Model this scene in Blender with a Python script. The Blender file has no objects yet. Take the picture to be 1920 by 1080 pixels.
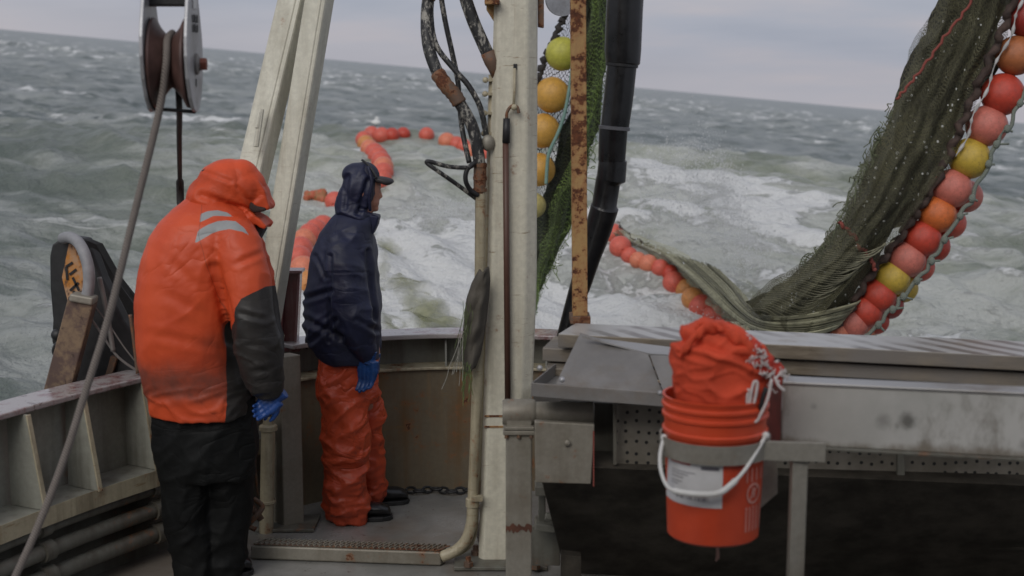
import bpy, math, random
import numpy as np
from mathutils import Vector, Matrix

random.seed(7)
rng = np.random.RandomState(7)
S = bpy.context.scene
COL = S.collection

# ---------------------------------------------------------------- camera
CAM_H = 2.2                      # eye height above the after deck
PITCH = math.radians(8.49)
FPX = 2667.0                     # focal length in photo pixels (50 mm on 36 mm)
cam_d = bpy.data.cameras.new("camera")
cam = bpy.data.objects.new("camera", cam_d)
COL.objects.link(cam)
cam.location = (0, 0, CAM_H)
cam.rotation_euler = (math.pi / 2 - PITCH, 0, 0)
cam_d.sensor_width = 36
cam_d.lens = 50
cam_d.clip_start = 0.05
cam_d.clip_end = 20000
cam_d.dof.use_dof = True
cam_d.dof.focus_distance = 7.3
cam_d.dof.aperture_fstop = 2.7
cam_d.dof.aperture_blades = 9
S.camera = cam

# ---------------------------------------------------------------- sky, sun, exposure
S.view_settings.view_transform = 'Standard'
S.view_settings.look = 'None'
S.view_settings.gamma = 1
S.view_settings.exposure = 0.0
SUN_EL, SUN_AZ = math.radians(38), math.radians(203)   # high, behind the viewer and a little to the left
W = bpy.data.worlds.new("World")
S.world = W
W.use_nodes = True
wt = W.node_tree
for n in list(wt.nodes):
    wt.nodes.remove(n)
def wn(t, **k):
    n = wt.nodes.new(t)
    for a, b in k.items():
        setattr(n, a, b)
    return n
sky = wn('ShaderNodeTexSky', sky_type='NISHITA', sun_disc=False, sun_elevation=SUN_EL, sun_rotation=SUN_AZ,
         air_density=1.0, dust_density=4.0, ozone_density=1.5)
hs = wn('ShaderNodeHueSaturation'); hs.inputs['Saturation'].default_value = 0.35
wt.links.new(sky.outputs[0], hs.inputs['Color'])
tc = wn('ShaderNodeTexCoord')
mp = wn('ShaderNodeMapping'); mp.inputs['Scale'].default_value = (2.2, 2.2, 16)
mp.inputs['Rotation'].default_value = (0, math.radians(-5.2), 0)
wt.links.new(tc.outputs['Generated'], mp.inputs['Vector'])
nz = wn('ShaderNodeTexNoise'); nz.inputs['Scale'].default_value = 2.0; nz.inputs['Detail'].default_value = 5
wt.links.new(mp.outputs[0], nz.inputs['Vector'])
rp = wn('ShaderNodeValToRGB')
e = rp.color_ramp.elements
e[0].position = 0.3; e[0].color = (2.25, 2.5, 3.05, 1)
e[1].position = 0.72; e[1].color = (3.55, 3.3, 3.5, 1)
m_ = e.new(0.5); m_.color = (2.75, 2.9, 3.4, 1)
wt.links.new(nz.outputs[0], rp.inputs[0])
mx = wn('ShaderNodeMixRGB'); mx.inputs[0].default_value = 0.86
wt.links.new(hs.outputs[0], mx.inputs[1])
# warmer, paler air low over the sea
sz = wn('ShaderNodeSeparateXYZ'); mp2 = wn('ShaderNodeMapping'); mp2.inputs['Rotation'].default_value = (0, math.radians(-5.2), 0)
wt.links.new(tc.outputs['Generated'], mp2.inputs['Vector']); wt.links.new(mp2.outputs[0], sz.inputs[0])
el = wn('ShaderNodeMapRange', interpolation_type='SMOOTHSTEP'); el.inputs['From Min'].default_value = 0.045; el.inputs['From Max'].default_value = 0.0; el.inputs['To Max'].default_value = 0.42
wt.links.new(sz.outputs[2], el.inputs['Value'])
wm = wn('ShaderNodeMixRGB'); wm.inputs[2].default_value = (3.75, 3.45, 3.55, 1)
wt.links.new(el.outputs[0], wm.inputs[0]); wt.links.new(rp.outputs[0], wm.inputs[1]); wt.links.new(wm.outputs[0], mx.inputs[2])
bg = wn('ShaderNodeBackground'); bg.inputs['Strength'].default_value = 0.15
out = wn('ShaderNodeOutputWorld')
wt.links.new(mx.outputs[0], bg.inputs['Color']); wt.links.new(bg.outputs[0], out.inputs['Surface'])
sd = bpy.data.lights.new("sun", 'SUN'); sd.energy = 1.15; sd.angle = math.radians(35); sd.color = (1.0, 0.965, 0.91)
so = bpy.data.objects.new("sun", sd); COL.objects.link(so)
sv = Vector((math.sin(SUN_AZ) * math.cos(SUN_EL), math.cos(SUN_AZ) * math.cos(SUN_EL), math.sin(SUN_EL)))
so.rotation_euler = sv.to_track_quat('Z', 'Y').to_euler()
so.location = (0, -3, 9)
S.cycles.max_bounces = 8
S.cycles.transparent_max_bounces = 24
S.cycles.use_denoising = True

# ---------------------------------------------------------------- measuring helpers
cp, sp_ = math.cos(PITCH), math.sin(PITCH)
def ray(px, py):
    a, b = (px - 960) / FPX, (540 - py) / FPX
    return Vector((a, cp + b * sp_, -sp_ + b * cp))
def P(px, py, Y):
    """world point at distance Y astern seen in the photo at px, py"""
    d = ray(px, py)
    t = Y / d.y
    return Vector((d.x * t, Y, CAM_H + d.z * t))
def G(px, py, z=0.0):
    d = ray(px, py)
    t = (z - CAM_H) / d.z
    return Vector((d.x * t, d.y * t, z))
def M(Y):
    """metres per photo pixel at distance Y"""
    return Y / cp / FPX
def proj(v):
    x, y, z = v[..., 0], v[..., 1], v[..., 2] - CAM_H
    dep = y * cp - z * sp_
    up = y * sp_ + z * cp
    return np.stack([960 + FPX * x / dep, 540 - FPX * up / dep], -1)

# ---------------------------------------------------------------- numpy noise
_perm = rng.permutation(256)
_perm = np.concatenate([_perm, _perm, _perm])
_grad = rng.randn(256, 3); _grad /= np.linalg.norm(_grad, axis=1)[:, None]
def noise(p):
    p = np.asarray(p, float)
    i = np.floor(p).astype(int); f = p - i; i &= 255
    u = f * f * f * (f * (f * 6 - 15) + 10)
    r = 0
    for dx in (0, 1):
        for dy in (0, 1):
            for dz in (0, 1):
                h = _perm[(_perm[(_perm[(i[..., 0] + dx) & 255] + i[..., 1] + dy) & 255] + i[..., 2] + dz) & 255]
                g = _grad[h]
                d = f - np.array([dx, dy, dz])
                w = (u[..., 0] if dx else 1 - u[..., 0]) * (u[..., 1] if dy else 1 - u[..., 1]) * (u[..., 2] if dz else 1 - u[..., 2])
                r = r + w * (g * d).sum(-1)
    return r
def fbm(p, o=4):
    r, a = 0, 1.0
    p = np.asarray(p, float)
    for _ in range(o):
        r = r + a * noise(p); p = p * 2.03 + 17.1; a *= 0.5
    return r
def smooth(a, b, x):
    t = np.clip((x - a) / (b - a), 0, 1)
    return t * t * (3 - 2 * t)

# ---------------------------------------------------------------- mesh builder
ORG = {}
class MB:
    def __init__(s):
        s.v = []; s.f = []; s.m = []; s.uv = {}
    def add(s, vs, fs, mi=0, uvs=None):
        o = len(s.v)
        s.v += [Vector(v) for v in vs]
        for f in fs:
            s.f.append(tuple(o + i for i in f)); s.m.append(mi)
        if uvs:
            for i, u in enumerate(uvs):
                s.uv[o + i] = u
        return s
    def hexa(s, a, b, mi=0):
        """prism between two quads a, b (lists of four points, same winding)"""
        s.add(list(a) + list(b), [(3, 2, 1, 0), (4, 5, 6, 7), (0, 1, 5, 4), (1, 2, 6, 5), (2, 3, 7, 6), (3, 0, 4, 7)], mi)
        return s
    def box(s, lo, hi, mi=0):
        x0, y0, z0 = lo; x1, y1, z1 = hi
        return s.hexa([(x0, y0, z0), (x1, y0, z0), (x1, y1, z0), (x0, y1, z0)],
                      [(x0, y0, z1), (x1, y0, z1), (x1, y1, z1), (x0, y1, z1)], mi)
    def beam(s, p0, p1, w, d, side=(1, 0, 0), mi=0, w1=None, d1=None):
        p0, p1 = Vector(p0), Vector(p1)
        t = (p1 - p0).normalized()
        sx = Vector(side); sx = (sx - t * sx.dot(t)).normalized()
        sy = t.cross(sx)
        def q(p, w, d):
            return [p + sx * (i * w / 2) + sy * (j * d / 2) for i, j in ((-1, -1), (1, -1), (1, 1), (-1, 1))]
        return s.hexa(q(p0, w, d), q(p1, w1 or w, d1 or d), mi)
    def prism(s, pts, ext, mi=0):
        n = len(pts); ext = Vector(ext)
        a = [Vector(p) for p in pts]; b = [p + ext for p in a]
        s.add(a + b, [tuple(range(n - 1, -1, -1)), tuple(range(n, 2 * n))] +
              [(i, (i + 1) % n, n + (i + 1) % n, n + i) for i in range(n)], mi)
        return s
    def rings(s, R, cap=True, mi=0, closed=True):
        n = len(R[0]); o = len(s.v)
        vs = [p for r in R for p in r]; fs = []
        k = n if closed else n - 1
        for i in range(len(R) - 1):
            for j in range(k):
                fs.append((i * n + j, i * n + (j + 1) % n, (i + 1) * n + (j + 1) % n, (i + 1) * n + j))
        if cap:
            fs.append(tuple(range(n - 1, -1, -1))); fs.append(tuple((len(R) - 1) * n + j for j in range(n)))
        s.add(vs, fs, mi)
        for i in range(len(R)):
            for j in range(n):
                s.uv[o + i * n + j] = (j / max(1, n - 1), i / max(1, len(R) - 1))
        return s
    def tube(s, pts, r, n=12, cap=True, mi=0):
        pts = [Vector(p) for p in pts]
        R = []; nrm = None
        for i, p in enumerate(pts):
            t = (pts[min(i + 1, len(pts) - 1)] - pts[max(i - 1, 0)]).normalized()
            if nrm is None:
                nrm = t.orthogonal().normalized()
            nrm = (nrm - t * nrm.dot(t)).normalized()
            bn = t.cross(nrm)
            rr = r[i] if isinstance(r, (list, tuple)) else r
            R.append([p + (nrm * math.cos(2 * math.pi * k / n) + bn * math.sin(2 * math.pi * k / n)) * rr for k in range(n)])
        return s.rings(R, cap, mi)
    def lathe(s, prof, o, axis=(0, 0, 1), n=32, mi=0, cap=True):
        o = Vector(o); t = Vector(axis).normalized(); a = t.orthogonal().normalized(); b = t.cross(a)
        R = [[o + t * z + (a * math.cos(2 * math.pi * k / n) + b * math.sin(2 * math.pi * k / n)) * max(r, 1e-4) for k in range(n)] for r, z in prof]
        return s.rings(R, cap, mi)
    def ball(s, c, r, nu=20, nv=12, mi=0, sc=(1, 1, 1), rot=None):
        c = Vector(c); R = []
        for i in range(nv + 1):
            th = math.pi * (i + 0.02) / (nv + 0.04)
            ring = []
            for k in range(nu):
                v = Vector((math.sin(th) * math.cos(2 * math.pi * k / nu) * sc[0], math.sin(th) * math.sin(2 * math.pi * k / nu) * sc[1], math.cos(th) * sc[2])) * r
                if rot: v = rot @ v
                ring.append(c + v)
            R.append(ring[::-1])
        return s.rings(R, True, mi)
    def build(s, name, mats, parent=None, smooth=False, bevel=0.0, base=None, solid=0.0, subsurf=0, auto=None):
        if not isinstance(mats, (list, tuple)): mats = [mats]
        vs = s.v
        if parent is not None: o = ORG[parent.name]
        elif base is not None: o = Vector(base)
        else:
            xs = [v.x for v in vs]; ys = [v.y for v in vs]; zs = [v.z for v in vs]
            o = Vector(((min(xs) + max(xs)) / 2, (min(ys) + max(ys)) / 2, min(zs)))
        me = bpy.data.meshes.new(name)
        me.from_pydata([tuple(v - o) for v in vs], [], s.f)
        for m in mats: me.materials.append(m)
        me.polygons.foreach_set('material_index', s.m)
        if s.uv:
            uvl = me.uv_layers.new(name='UVMap')
            li = np.empty(len(me.loops), int); me.loops.foreach_get('vertex_index', li)
            arr = np.array([s.uv.get(int(i), (0, 0)) for i in li], float).ravel()
            uvl.data.foreach_set('uv', arr)
        me.validate(); me.update()
        if smooth:
            me.polygons.foreach_set('use_smooth', [True] * len(me.polygons))
        ob = bpy.data.objects.new(name, me); COL.objects.link(ob)
        if parent is not None: ob.parent = parent
        else: ob.location = o
        ORG[ob.name] = o
        if smooth and auto is not None:
            me.set_sharp_from_angle(angle=math.radians(auto))
        if solid:
            m = ob.modifiers.new('solid', 'SOLIDIFY'); m.thickness = solid; m.offset = 0
        if subsurf:
            m = ob.modifiers.new('sub', 'SUBSURF'); m.levels = m.render_levels = subsurf
        if bevel:
            m = ob.modifiers.new('bevel', 'BEVEL'); m.width = bevel; m.segments = 2; m.limit_method = 'ANGLE'; m.angle_limit = math.radians(40)
        return ob
def tag(o, label=None, cat=None, group=None, kind=None):
    if label: o['label'] = label
    if cat: o['category'] = cat
    if group: o['group'] = group
    if kind: o['kind'] = kind
    return o
def thing(name, loc, label, cat, group=None):
    o = bpy.data.objects.new(name, None); COL.objects.link(o); o.location = loc
    o.empty_display_size = 0.1
    ORG[o.name] = Vector(loc)
    return tag(o, label, cat, group)
def smoothpath(pts, k=6):
    """Catmull-Rom through points"""
    pts = [Vector(p) for p in pts]; q = [pts[0]] + pts + [pts[-1]]; outp = []
    for i in range(1, len(q) - 2):
        a, b, c, d = q[i - 1], q[i], q[i + 1], q[i + 2]
        for j in range(k):
            t = j / k
            outp.append(0.5 * ((2 * b) + (c - a) * t + (2 * a - 5 * b + 4 * c - d) * t * t + (3 * b - a - 3 * c + d) * t ** 3))
    outp.append(pts[-1])
    return outp
def interp(rows, t):
    """rows: list of tuples (key, values...), linear"""
    if t <= rows[0][0]: return rows[0][1:]
    for a, b in zip(rows, rows[1:]):
        if t <= b[0]:
            k = (t - a[0]) / (b[0] - a[0]); k = k
            return tuple(x + (y - x) * k for x, y in zip(a[1:], b[1:]))
    return rows[-1][1:]

# ---------------------------------------------------------------- materials
class N:
    def __init__(s, name):
        s.mat = bpy.data.materials.new(name); s.mat.use_nodes = True
        s.t = s.mat.node_tree; s.b = s.t.nodes['Principled BSDF']; s.o = s.t.nodes['Material Output']
        s.tc = s.t.nodes.new('ShaderNodeTexCoord')
    def n(s, t, **k):
        x = s.t.nodes.new(t)
        for a, b in k.items(): setattr(x, a, b)
        return x
    def l(s, a, b): s.t.links.new(a, b)
    def noise(s, scale=5, detail=4, rough=0.55, stretch=(1, 1, 1), rot=(0, 0, 0), off=(0, 0, 0), dist=0.0, coord='Object'):
        mp = s.n('ShaderNodeMapping'); mp.inputs['Scale'].default_value = stretch; mp.inputs['Rotation'].default_value = rot
        mp.inputs['Location'].default_value = off
        s.l(s.tc.outputs[coord], mp.inputs['Vector'])
        x = s.n('ShaderNodeTexNoise'); x.inputs['Scale'].default_value = scale; x.inputs['Detail'].default_value = detail
        x.inputs['Roughness'].default_value = rough; x.inputs['Distortion'].default_value = dist
        s.l(mp.outputs[0], x.inputs['Vector'])
        return x.outputs[0]
    def ramp(s, fac, a, b):
        m = s.n('ShaderNodeMapRange', interpolation_type='SMOOTHSTEP'); m.inputs['From Min'].default_value = a; m.inputs['From Max'].default_value = b
        s.l(fac, m.inputs['Value']); return m.outputs[0]
    def mix(s, fac, a, b):
        m = s.n('ShaderNodeMixRGB')
        for i, v in ((0, fac), (1, a), (2, b)):
            if isinstance(v, (int, float)): m.inputs[i].default_value = v
            elif isinstance(v, tuple): m.inputs[i].default_value = (*v, 1)
            else: s.l(v, m.inputs[i])
        return m.outputs[0]
    def math(s, op, a, b=0.0, c=None):
        m = s.n('ShaderNodeMath', operation=op)
        for i, v in ((0, a), (1, b), (2, c)):
            if v is None: continue
            if isinstance(v, (int, float)): m.inputs[i].default_value = v
            else: s.l(v, m.inputs[i])
        return m.outputs[0]
    def attr(s, name, o='Fac'):
        a = s.n('ShaderNodeAttribute', attribute_name=name); return a.outputs[o]
    def bump(s, h, strength=0.3, dist=0.01):
        m = s.n('ShaderNodeBump'); m.inputs['Strength'].default_value = strength; m.inputs['Distance'].default_value = dist
        s.l(h, m.inputs['Height']); s.l(m.outputs[0], s.b.inputs['Normal']); return m
    def set(s, **k):
        for a, v in k.items():
            a = {'color': 'Base Color', 'rough': 'Roughness', 'metal': 'Metallic', 'alpha': 'Alpha', 'spec': 'Specular IOR Level', 'coat': 'Coat Weight', 'trans': 'Transmission Weight'}[a]
            if isinstance(v, (int, float)): s.b.inputs[a].default_value = v
            elif isinstance(v, tuple): s.b.inputs[a].default_value = (*v, 1)
            else: s.l(v, s.b.inputs[a])
        return s

RUST_D, RUST_L = (0.06, 0.022, 0.012), (0.26, 0.10, 0.035)
def paint(name, base, rust=0.35, grime=0.5, rough=0.45, scale=1.0, metal=0.0, grime_col=(0.10, 0.075, 0.045), bump=0.4, streaky=0.55, cracks=0.0):
    """weathered marine paint: grime, vertical run-down stains, chips of rust"""
    m = N(name)
    big = m.noise(2.2 * scale, 5, 0.6)
    streak = m.noise(9 * scale, 4, 0.6, stretch=(1.6, 1.6, 0.10))
    fine = m.noise(38 * scale, 4, 0.7)
    g = m.math('MULTIPLY', m.ramp(m.math('ADD', m.math('MULTIPLY', big, 1.10 - streaky), m.math('MULTIPLY', streak, streaky)), 0.46, 0.74), grime)
    tint = m.mix(m.ramp(fine, 0.3, 0.75), tuple(c * 0.9 for c in base), tuple(min(1, c * 1.08) for c in base))
    c1 = m.mix(g, tint, grime_col)
    halo = m.math('ADD', m.math('MULTIPLY', big, 0.5), m.math('MULTIPLY', m.noise(14 * scale, 6, 0.72), 0.5))
    t = 0.70 - 0.2 * rust
    st = m.math('MULTIPLY', m.ramp(halo, t - 0.06, t + 0.02), 0.75)
    c2 = m.mix(st, c1, RUST_L)
    chip = m.ramp(halo, t, t + 0.02)
    c3 = m.mix(chip, c2, m.mix(m.ramp(fine, 0.35, 0.65), RUST_D, (0.14, 0.05, 0.022)))
    if cracks:
        ck = m.ramp(m.noise(6, 6, 0.75, stretch=(0.5, 0.5, 5), off=(1, 2, 3)), 0.60, 0.66)
        c3 = m.mix(m.math('MULTIPLY', ck, cracks), c3, (0.20, 0.12, 0.045))
        drip = m.ramp(m.noise(13, 5, 0.7, stretch=(1.5, 1.5, 0.05), off=(5, 2, 3)), 0.58, 0.72)
        c3 = m.mix(m.math('MULTIPLY', drip, cracks * 0.8), c3, (0.24, 0.15, 0.07))
    rr = m.math('ADD', m.math('MULTIPLY', fine, 0.25), m.math('ADD', m.math('MULTIPLY', chip, 0.3), rough - 0.12))
    m.set(color=c3, rough=rr, metal=metal)
    h = m.math('SUBTRACT', m.math('ADD', m.math('MULTIPLY', fine, 0.4), m.math('MULTIPLY', big, 1.0)), m.math('MULTIPLY', chip, 0.5))
    m.bump(h, bump, 0.004)
    return m.mat
def plain(name, base, rough=0.5, metal=0.0, var=0.15, scale=12, bump=0.2, spec=0.5, stretch=(1, 1, 1), dirt=None, dirt_amt=0.0):
    m = N(name)
    f = m.noise(scale, 5, 0.65, stretch=stretch)
    c = m.mix(m.ramp(f, 0.25, 0.75), tuple(x * (1 - var) for x in base), tuple(min(1, x * (1 + var)) for x in base))
    if dirt:
        c = m.mix(m.math('MULTIPLY', m.ramp(m.noise(scale * 0.35, 6, 0.7, off=(3, 5, 1)), 0.48, 0.68), dirt_amt), c, dirt)
    m.set(color=c, rough=m.math('ADD', m.math('MULTIPLY', f, 0.25), rough - 0.12), metal=metal, spec=spec)
    m.bump(f, bump, 0.003)
    return m.mat

M_CREAM = paint('cream_paint', (0.64, 0.62, 0.52), rust=0.26, grime=0.4, grime_col=(.2, .17, .11), bump=0.35, cracks=.35)
M_MAST = paint('mast_paint', (0.64, 0.61, 0.50), rust=0.40, grime=0.45, grime_col=(.2, .16, .10), bump=0.5, cracks=.75)
M_CREAM2 = paint('old_cream_paint', (0.44, 0.39, 0.27), rust=0.5, grime=0.7, scale=1.4, cracks=.6)
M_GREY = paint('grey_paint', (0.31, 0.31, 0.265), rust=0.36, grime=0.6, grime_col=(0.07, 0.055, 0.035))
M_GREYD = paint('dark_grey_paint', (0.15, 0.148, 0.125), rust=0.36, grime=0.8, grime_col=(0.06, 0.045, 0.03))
M_STERN = paint('stern_paint', (0.165, 0.135, 0.09), rust=0.62, grime=1.0, grime_col=(0.15, 0.085, 0.035), cracks=.8)
M_GALV = paint('galvanised_steel', (0.28, 0.26, 0.215), rust=0.32, grime=0.5, rough=0.5, metal=0.2, scale=1.6, streaky=0.25)
def rail_mat():
    m = N('maroon_rail_sheen'); f = m.noise(2.6, 6, .7); g = m.noise(11, 5, .75)
    c = m.mix(m.ramp(m.math('ADD', m.math('MULTIPLY', f, .6), m.math('MULTIPLY', g, .4)), .40, .52), (0.20, 0.10, 0.10), (0.36, 0.33, 0.32)); c = m.mix(m.math('MULTIPLY', m.ramp(g, .6, .66), .7), c, (.07, .03, .025))  # pale patches put the sky sheen of wet maroon into the colour
    m.set(color=c, rough=.2); m.bump(g, .3, .004); return m.mat
M_RAIL = rail_mat()
M_BRK = paint('bracket_steel', (0.25, 0.235, 0.20), rust=0.35, grime=0.6, rough=0.5, scale=1.6, streaky=.25)
M_MAROON = paint('maroon_paint', (0.17, 0.05, 0.055), rust=0.2, grime=0.8, rough=0.22, grime_col=(0.34, 0.28, 0.27))  # pale grime colour stands in for sky sheen on wet paint
M_RUSTY = paint('rusted_yellow_paint', (0.36, 0.22, 0.085), rust=0.92, grime=0.8, rough=0.7, scale=2.2, grime_col=(0.25, 0.13, 0.06))
M_RUSTBROWN = paint('rusted_brown_paint', (0.13, 0.08, 0.055), rust=0.8, grime=0.6, rough=0.65, scale=2.0)
M_BLACK = plain('black_rubber', (0.016, 0.016, 0.017), rough=0.5, var=0.4, scale=25)
M_BLACKWET = plain('wet_black_rubber', (0.012, 0.012, 0.013), rough=0.3, var=0.4, scale=18)
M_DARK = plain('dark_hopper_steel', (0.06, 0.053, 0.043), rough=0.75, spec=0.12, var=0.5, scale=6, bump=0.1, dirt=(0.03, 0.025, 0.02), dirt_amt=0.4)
def mat_hose():
    m = N('scuffed_hose'); f = m.noise(30, 6, 0.8, stretch=(1, 1, 0.5))
    c = m.mix(m.ramp(f, 0.52, 0.58), (0.02, 0.02, 0.021), (0.30, 0.285, 0.25))
    m.set(color=c, rough=0.55); m.bump(f, 0.3, 0.003); return m.mat
M_HOSE = mat_hose()
M_STEEL = plain('brushed_steel', (0.40, 0.39, 0.38), rough=0.42, metal=0.6, var=0.12, scale=9, stretch=(0.4, 1, 3), dirt=(0.20, 0.16, 0.12), dirt_amt=0.6, bump=0.05)
M_STEELD = plain('dull_steel', (0.21, 0.20, 0.19), rough=0.5, metal=0.3, var=0.15, scale=7, dirt=(0.16, 0.12, 0.08), dirt_amt=0.6, bump=0.08)
M_ALU = plain('worn_aluminium', (0.42, 0.42, 0.43), rough=0.45, metal=0.5, var=0.18, scale=14, dirt=(0.15, 0.14, 0.12), dirt_amt=0.5, bump=0.1)
M_ROPE = None
def mat_rope(name, a, b, scale=70):
    m = N(name); w = m.n('ShaderNodeTexWave', wave_type='BANDS', bands_direction='DIAGONAL'); w.inputs['Scale'].default_value = scale
    w.inputs['Distortion'].default_value = 0.6
    m.l(m.tc.outputs['Object'], w.inputs['Vector'])
    f = m.noise(30, 4, 0.7)
    c = m.mix(w.outputs['Fac'], a, b); c = m.mix(m.math('MULTIPLY', f, 0.4), c, (0.05, 0.04, 0.03))
    m.set(color=c, rough=0.85); m.bump(w.outputs['Fac'], 0.5, 0.003); return m.mat
M_ROPE = mat_rope('haul_rope', (0.12, 0.10, 0.088), (0.29, 0.255, 0.23), 52)
M_ROPEB = mat_rope('black_rope', (0.012, 0.012, 0.013), (0.04, 0.04, 0.04), 60)
M_ROPEG = mat_rope('float_line_rope', (0.10, 0.13, 0.11), (0.30, 0.33, 0.28), 60)
M_ROPER = mat_rope('red_twine', (0.20, 0.04, 0.03), (0.35, 0.08, 0.06), 60)
M_WOODPLANK = None
def mat_plank():
    m = N('wet_plank'); f = m.noise(5, 6, 0.65, stretch=(0.35, 3, 6)); g = m.noise(2, 4, 0.6)
    c = m.mix(m.ramp(f, 0.3, 0.7), (0.10, 0.08, 0.055), (0.24, 0.20, 0.15)); c = m.mix(m.ramp(g, 0.45, 0.65), c, (0.16, 0.145, 0.13))
    m.set(color=c, rough=0.45); m.bump(f, 0.4, 0.004); return m.mat
M_PLANK = mat_plank()
def mat_plank_top():
    m = N('wet_board_top'); f = m.noise(6, 5, 0.6, stretch=(0.5, 0.5, 1))
    w = m.n('ShaderNodeTexWave', wave_type='BANDS', bands_direction='X'); w.inputs['Scale'].default_value = 3.6; w.inputs['Distortion'].default_value = 2.0
    w.inputs['Detail'].default_value = 2
    mp = m.n('ShaderNodeMapping'); mp.inputs['Rotation'].default_value = (0, 0, math.radians(-32)); m.l(m.tc.outputs['Object'], mp.inputs['Vector']); m.l(mp.outputs[0], w.inputs['Vector'])
    amt = m.math('MULTIPLY', m.ramp(w.outputs['Fac'], 0.3, 0.8), m.ramp(f, 0.38, 0.6))
    c = m.mix(amt, (0.38, 0.37, 0.355), (0.15, 0.13, 0.115))
    c = m.mix(m.ramp(m.noise(3, 5, 0.7, off=(4, 0, 0)), 0.55, 0.75), c, (0.20, 0.16, 0.12))
    m.set(color=c, rough=0.32); m.bump(f, 0.2, 0.003); return m.mat
M_PLANKTOP = mat_plank_top()

# ================================================================ the sea
def wave_bank():
    B = []
    r = np.random.RandomState(3)
    for lam, amp, n in ((14, 0.20, 3), (8, 0.11, 5), (4.5, 0.080, 7), (2.4, 0.060, 10), (1.3, 0.044, 14), (0.7, 0.019, 14), (0.4, 0.009, 12)):
        for _ in range(n):
            l = lam * r.uniform(0.75, 1.3); a = math.radians(r.normal(78, 28))
            B.append((2 * math.pi / l * math.cos(a), 2 * math.pi / l * math.sin(a), amp * r.uniform(0.5, 1.1) / math.sqrt(n) * 1.6, r.uniform(0, 6.28), l))
    return B
BANK = wave_bank()
def sea_h(x, y, spacing=0.05):
    x = np.asarray(x, float); y = np.asarray(y, float)
    d = np.hypot(x, y)
    base = np.interp(y, [-50, 6, 9, 12, 14.5, 19, 26, 42, 70], [-3.05, -3.0, -2.75, -2.3, -2.08, -1.42, -1.30, -2.7, -3.0])
    lat = np.exp(-((x - 1.5) / 13.0) ** 4)
    flat = np.interp(y, [-50, 6, 13, 20, 30, 70], [-3.0, -2.9, -2.45, -2.3, -2.5, -3.0])
    h = flat + (base - flat) * lat
    near = smooth(6.5, 10.5, d)
    w = 0
    xx = x + 0.5 * noise(np.stack([x * 0.2, y * 0.2, 0 * x], -1)); yy = y + 0.5 * noise(np.stack([x * 0.2 + 9, y * 0.2, 0 * x], -1))
    for kx, ky, a, ph, l in BANK:
        att = smooth(1.6, 4.5, l / spacing)
        s = np.sin(kx * xx + ky * yy + ph)
        w = w + a * att * (1 - 2 * np.abs(s) ** 1.3 + 0.25 if l < 5 else s) * 0.75
    far = 1 + 1.4 * smooth(40, 300, d)
    return h + w * (0.35 + 0.65 * near) * far
def sea_pt(x, y, lift=0.0):
    return Vector((x, y, CAM_H + float(sea_h(x, y)) - 0.091 * x + lift))
def on_sea(px, py, lift=0.0):
    """first point of the sea seen at px, py"""
    d = ray(px, py)
    ts = np.concatenate([np.arange(8, 60, 0.04), np.arange(60, 600, 1)])
    x = d.x * ts; y = d.y * ts; z = CAM_H + d.z * ts
    hit = np.nonzero(z < CAM_H + sea_h(x, y, 0.3) - 0.091 * x + lift)[0]
    t = ts[hit[0]] if len(hit) else 60
    return Vector((d.x * t, d.y * t, CAM_H + d.z * t))

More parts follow.
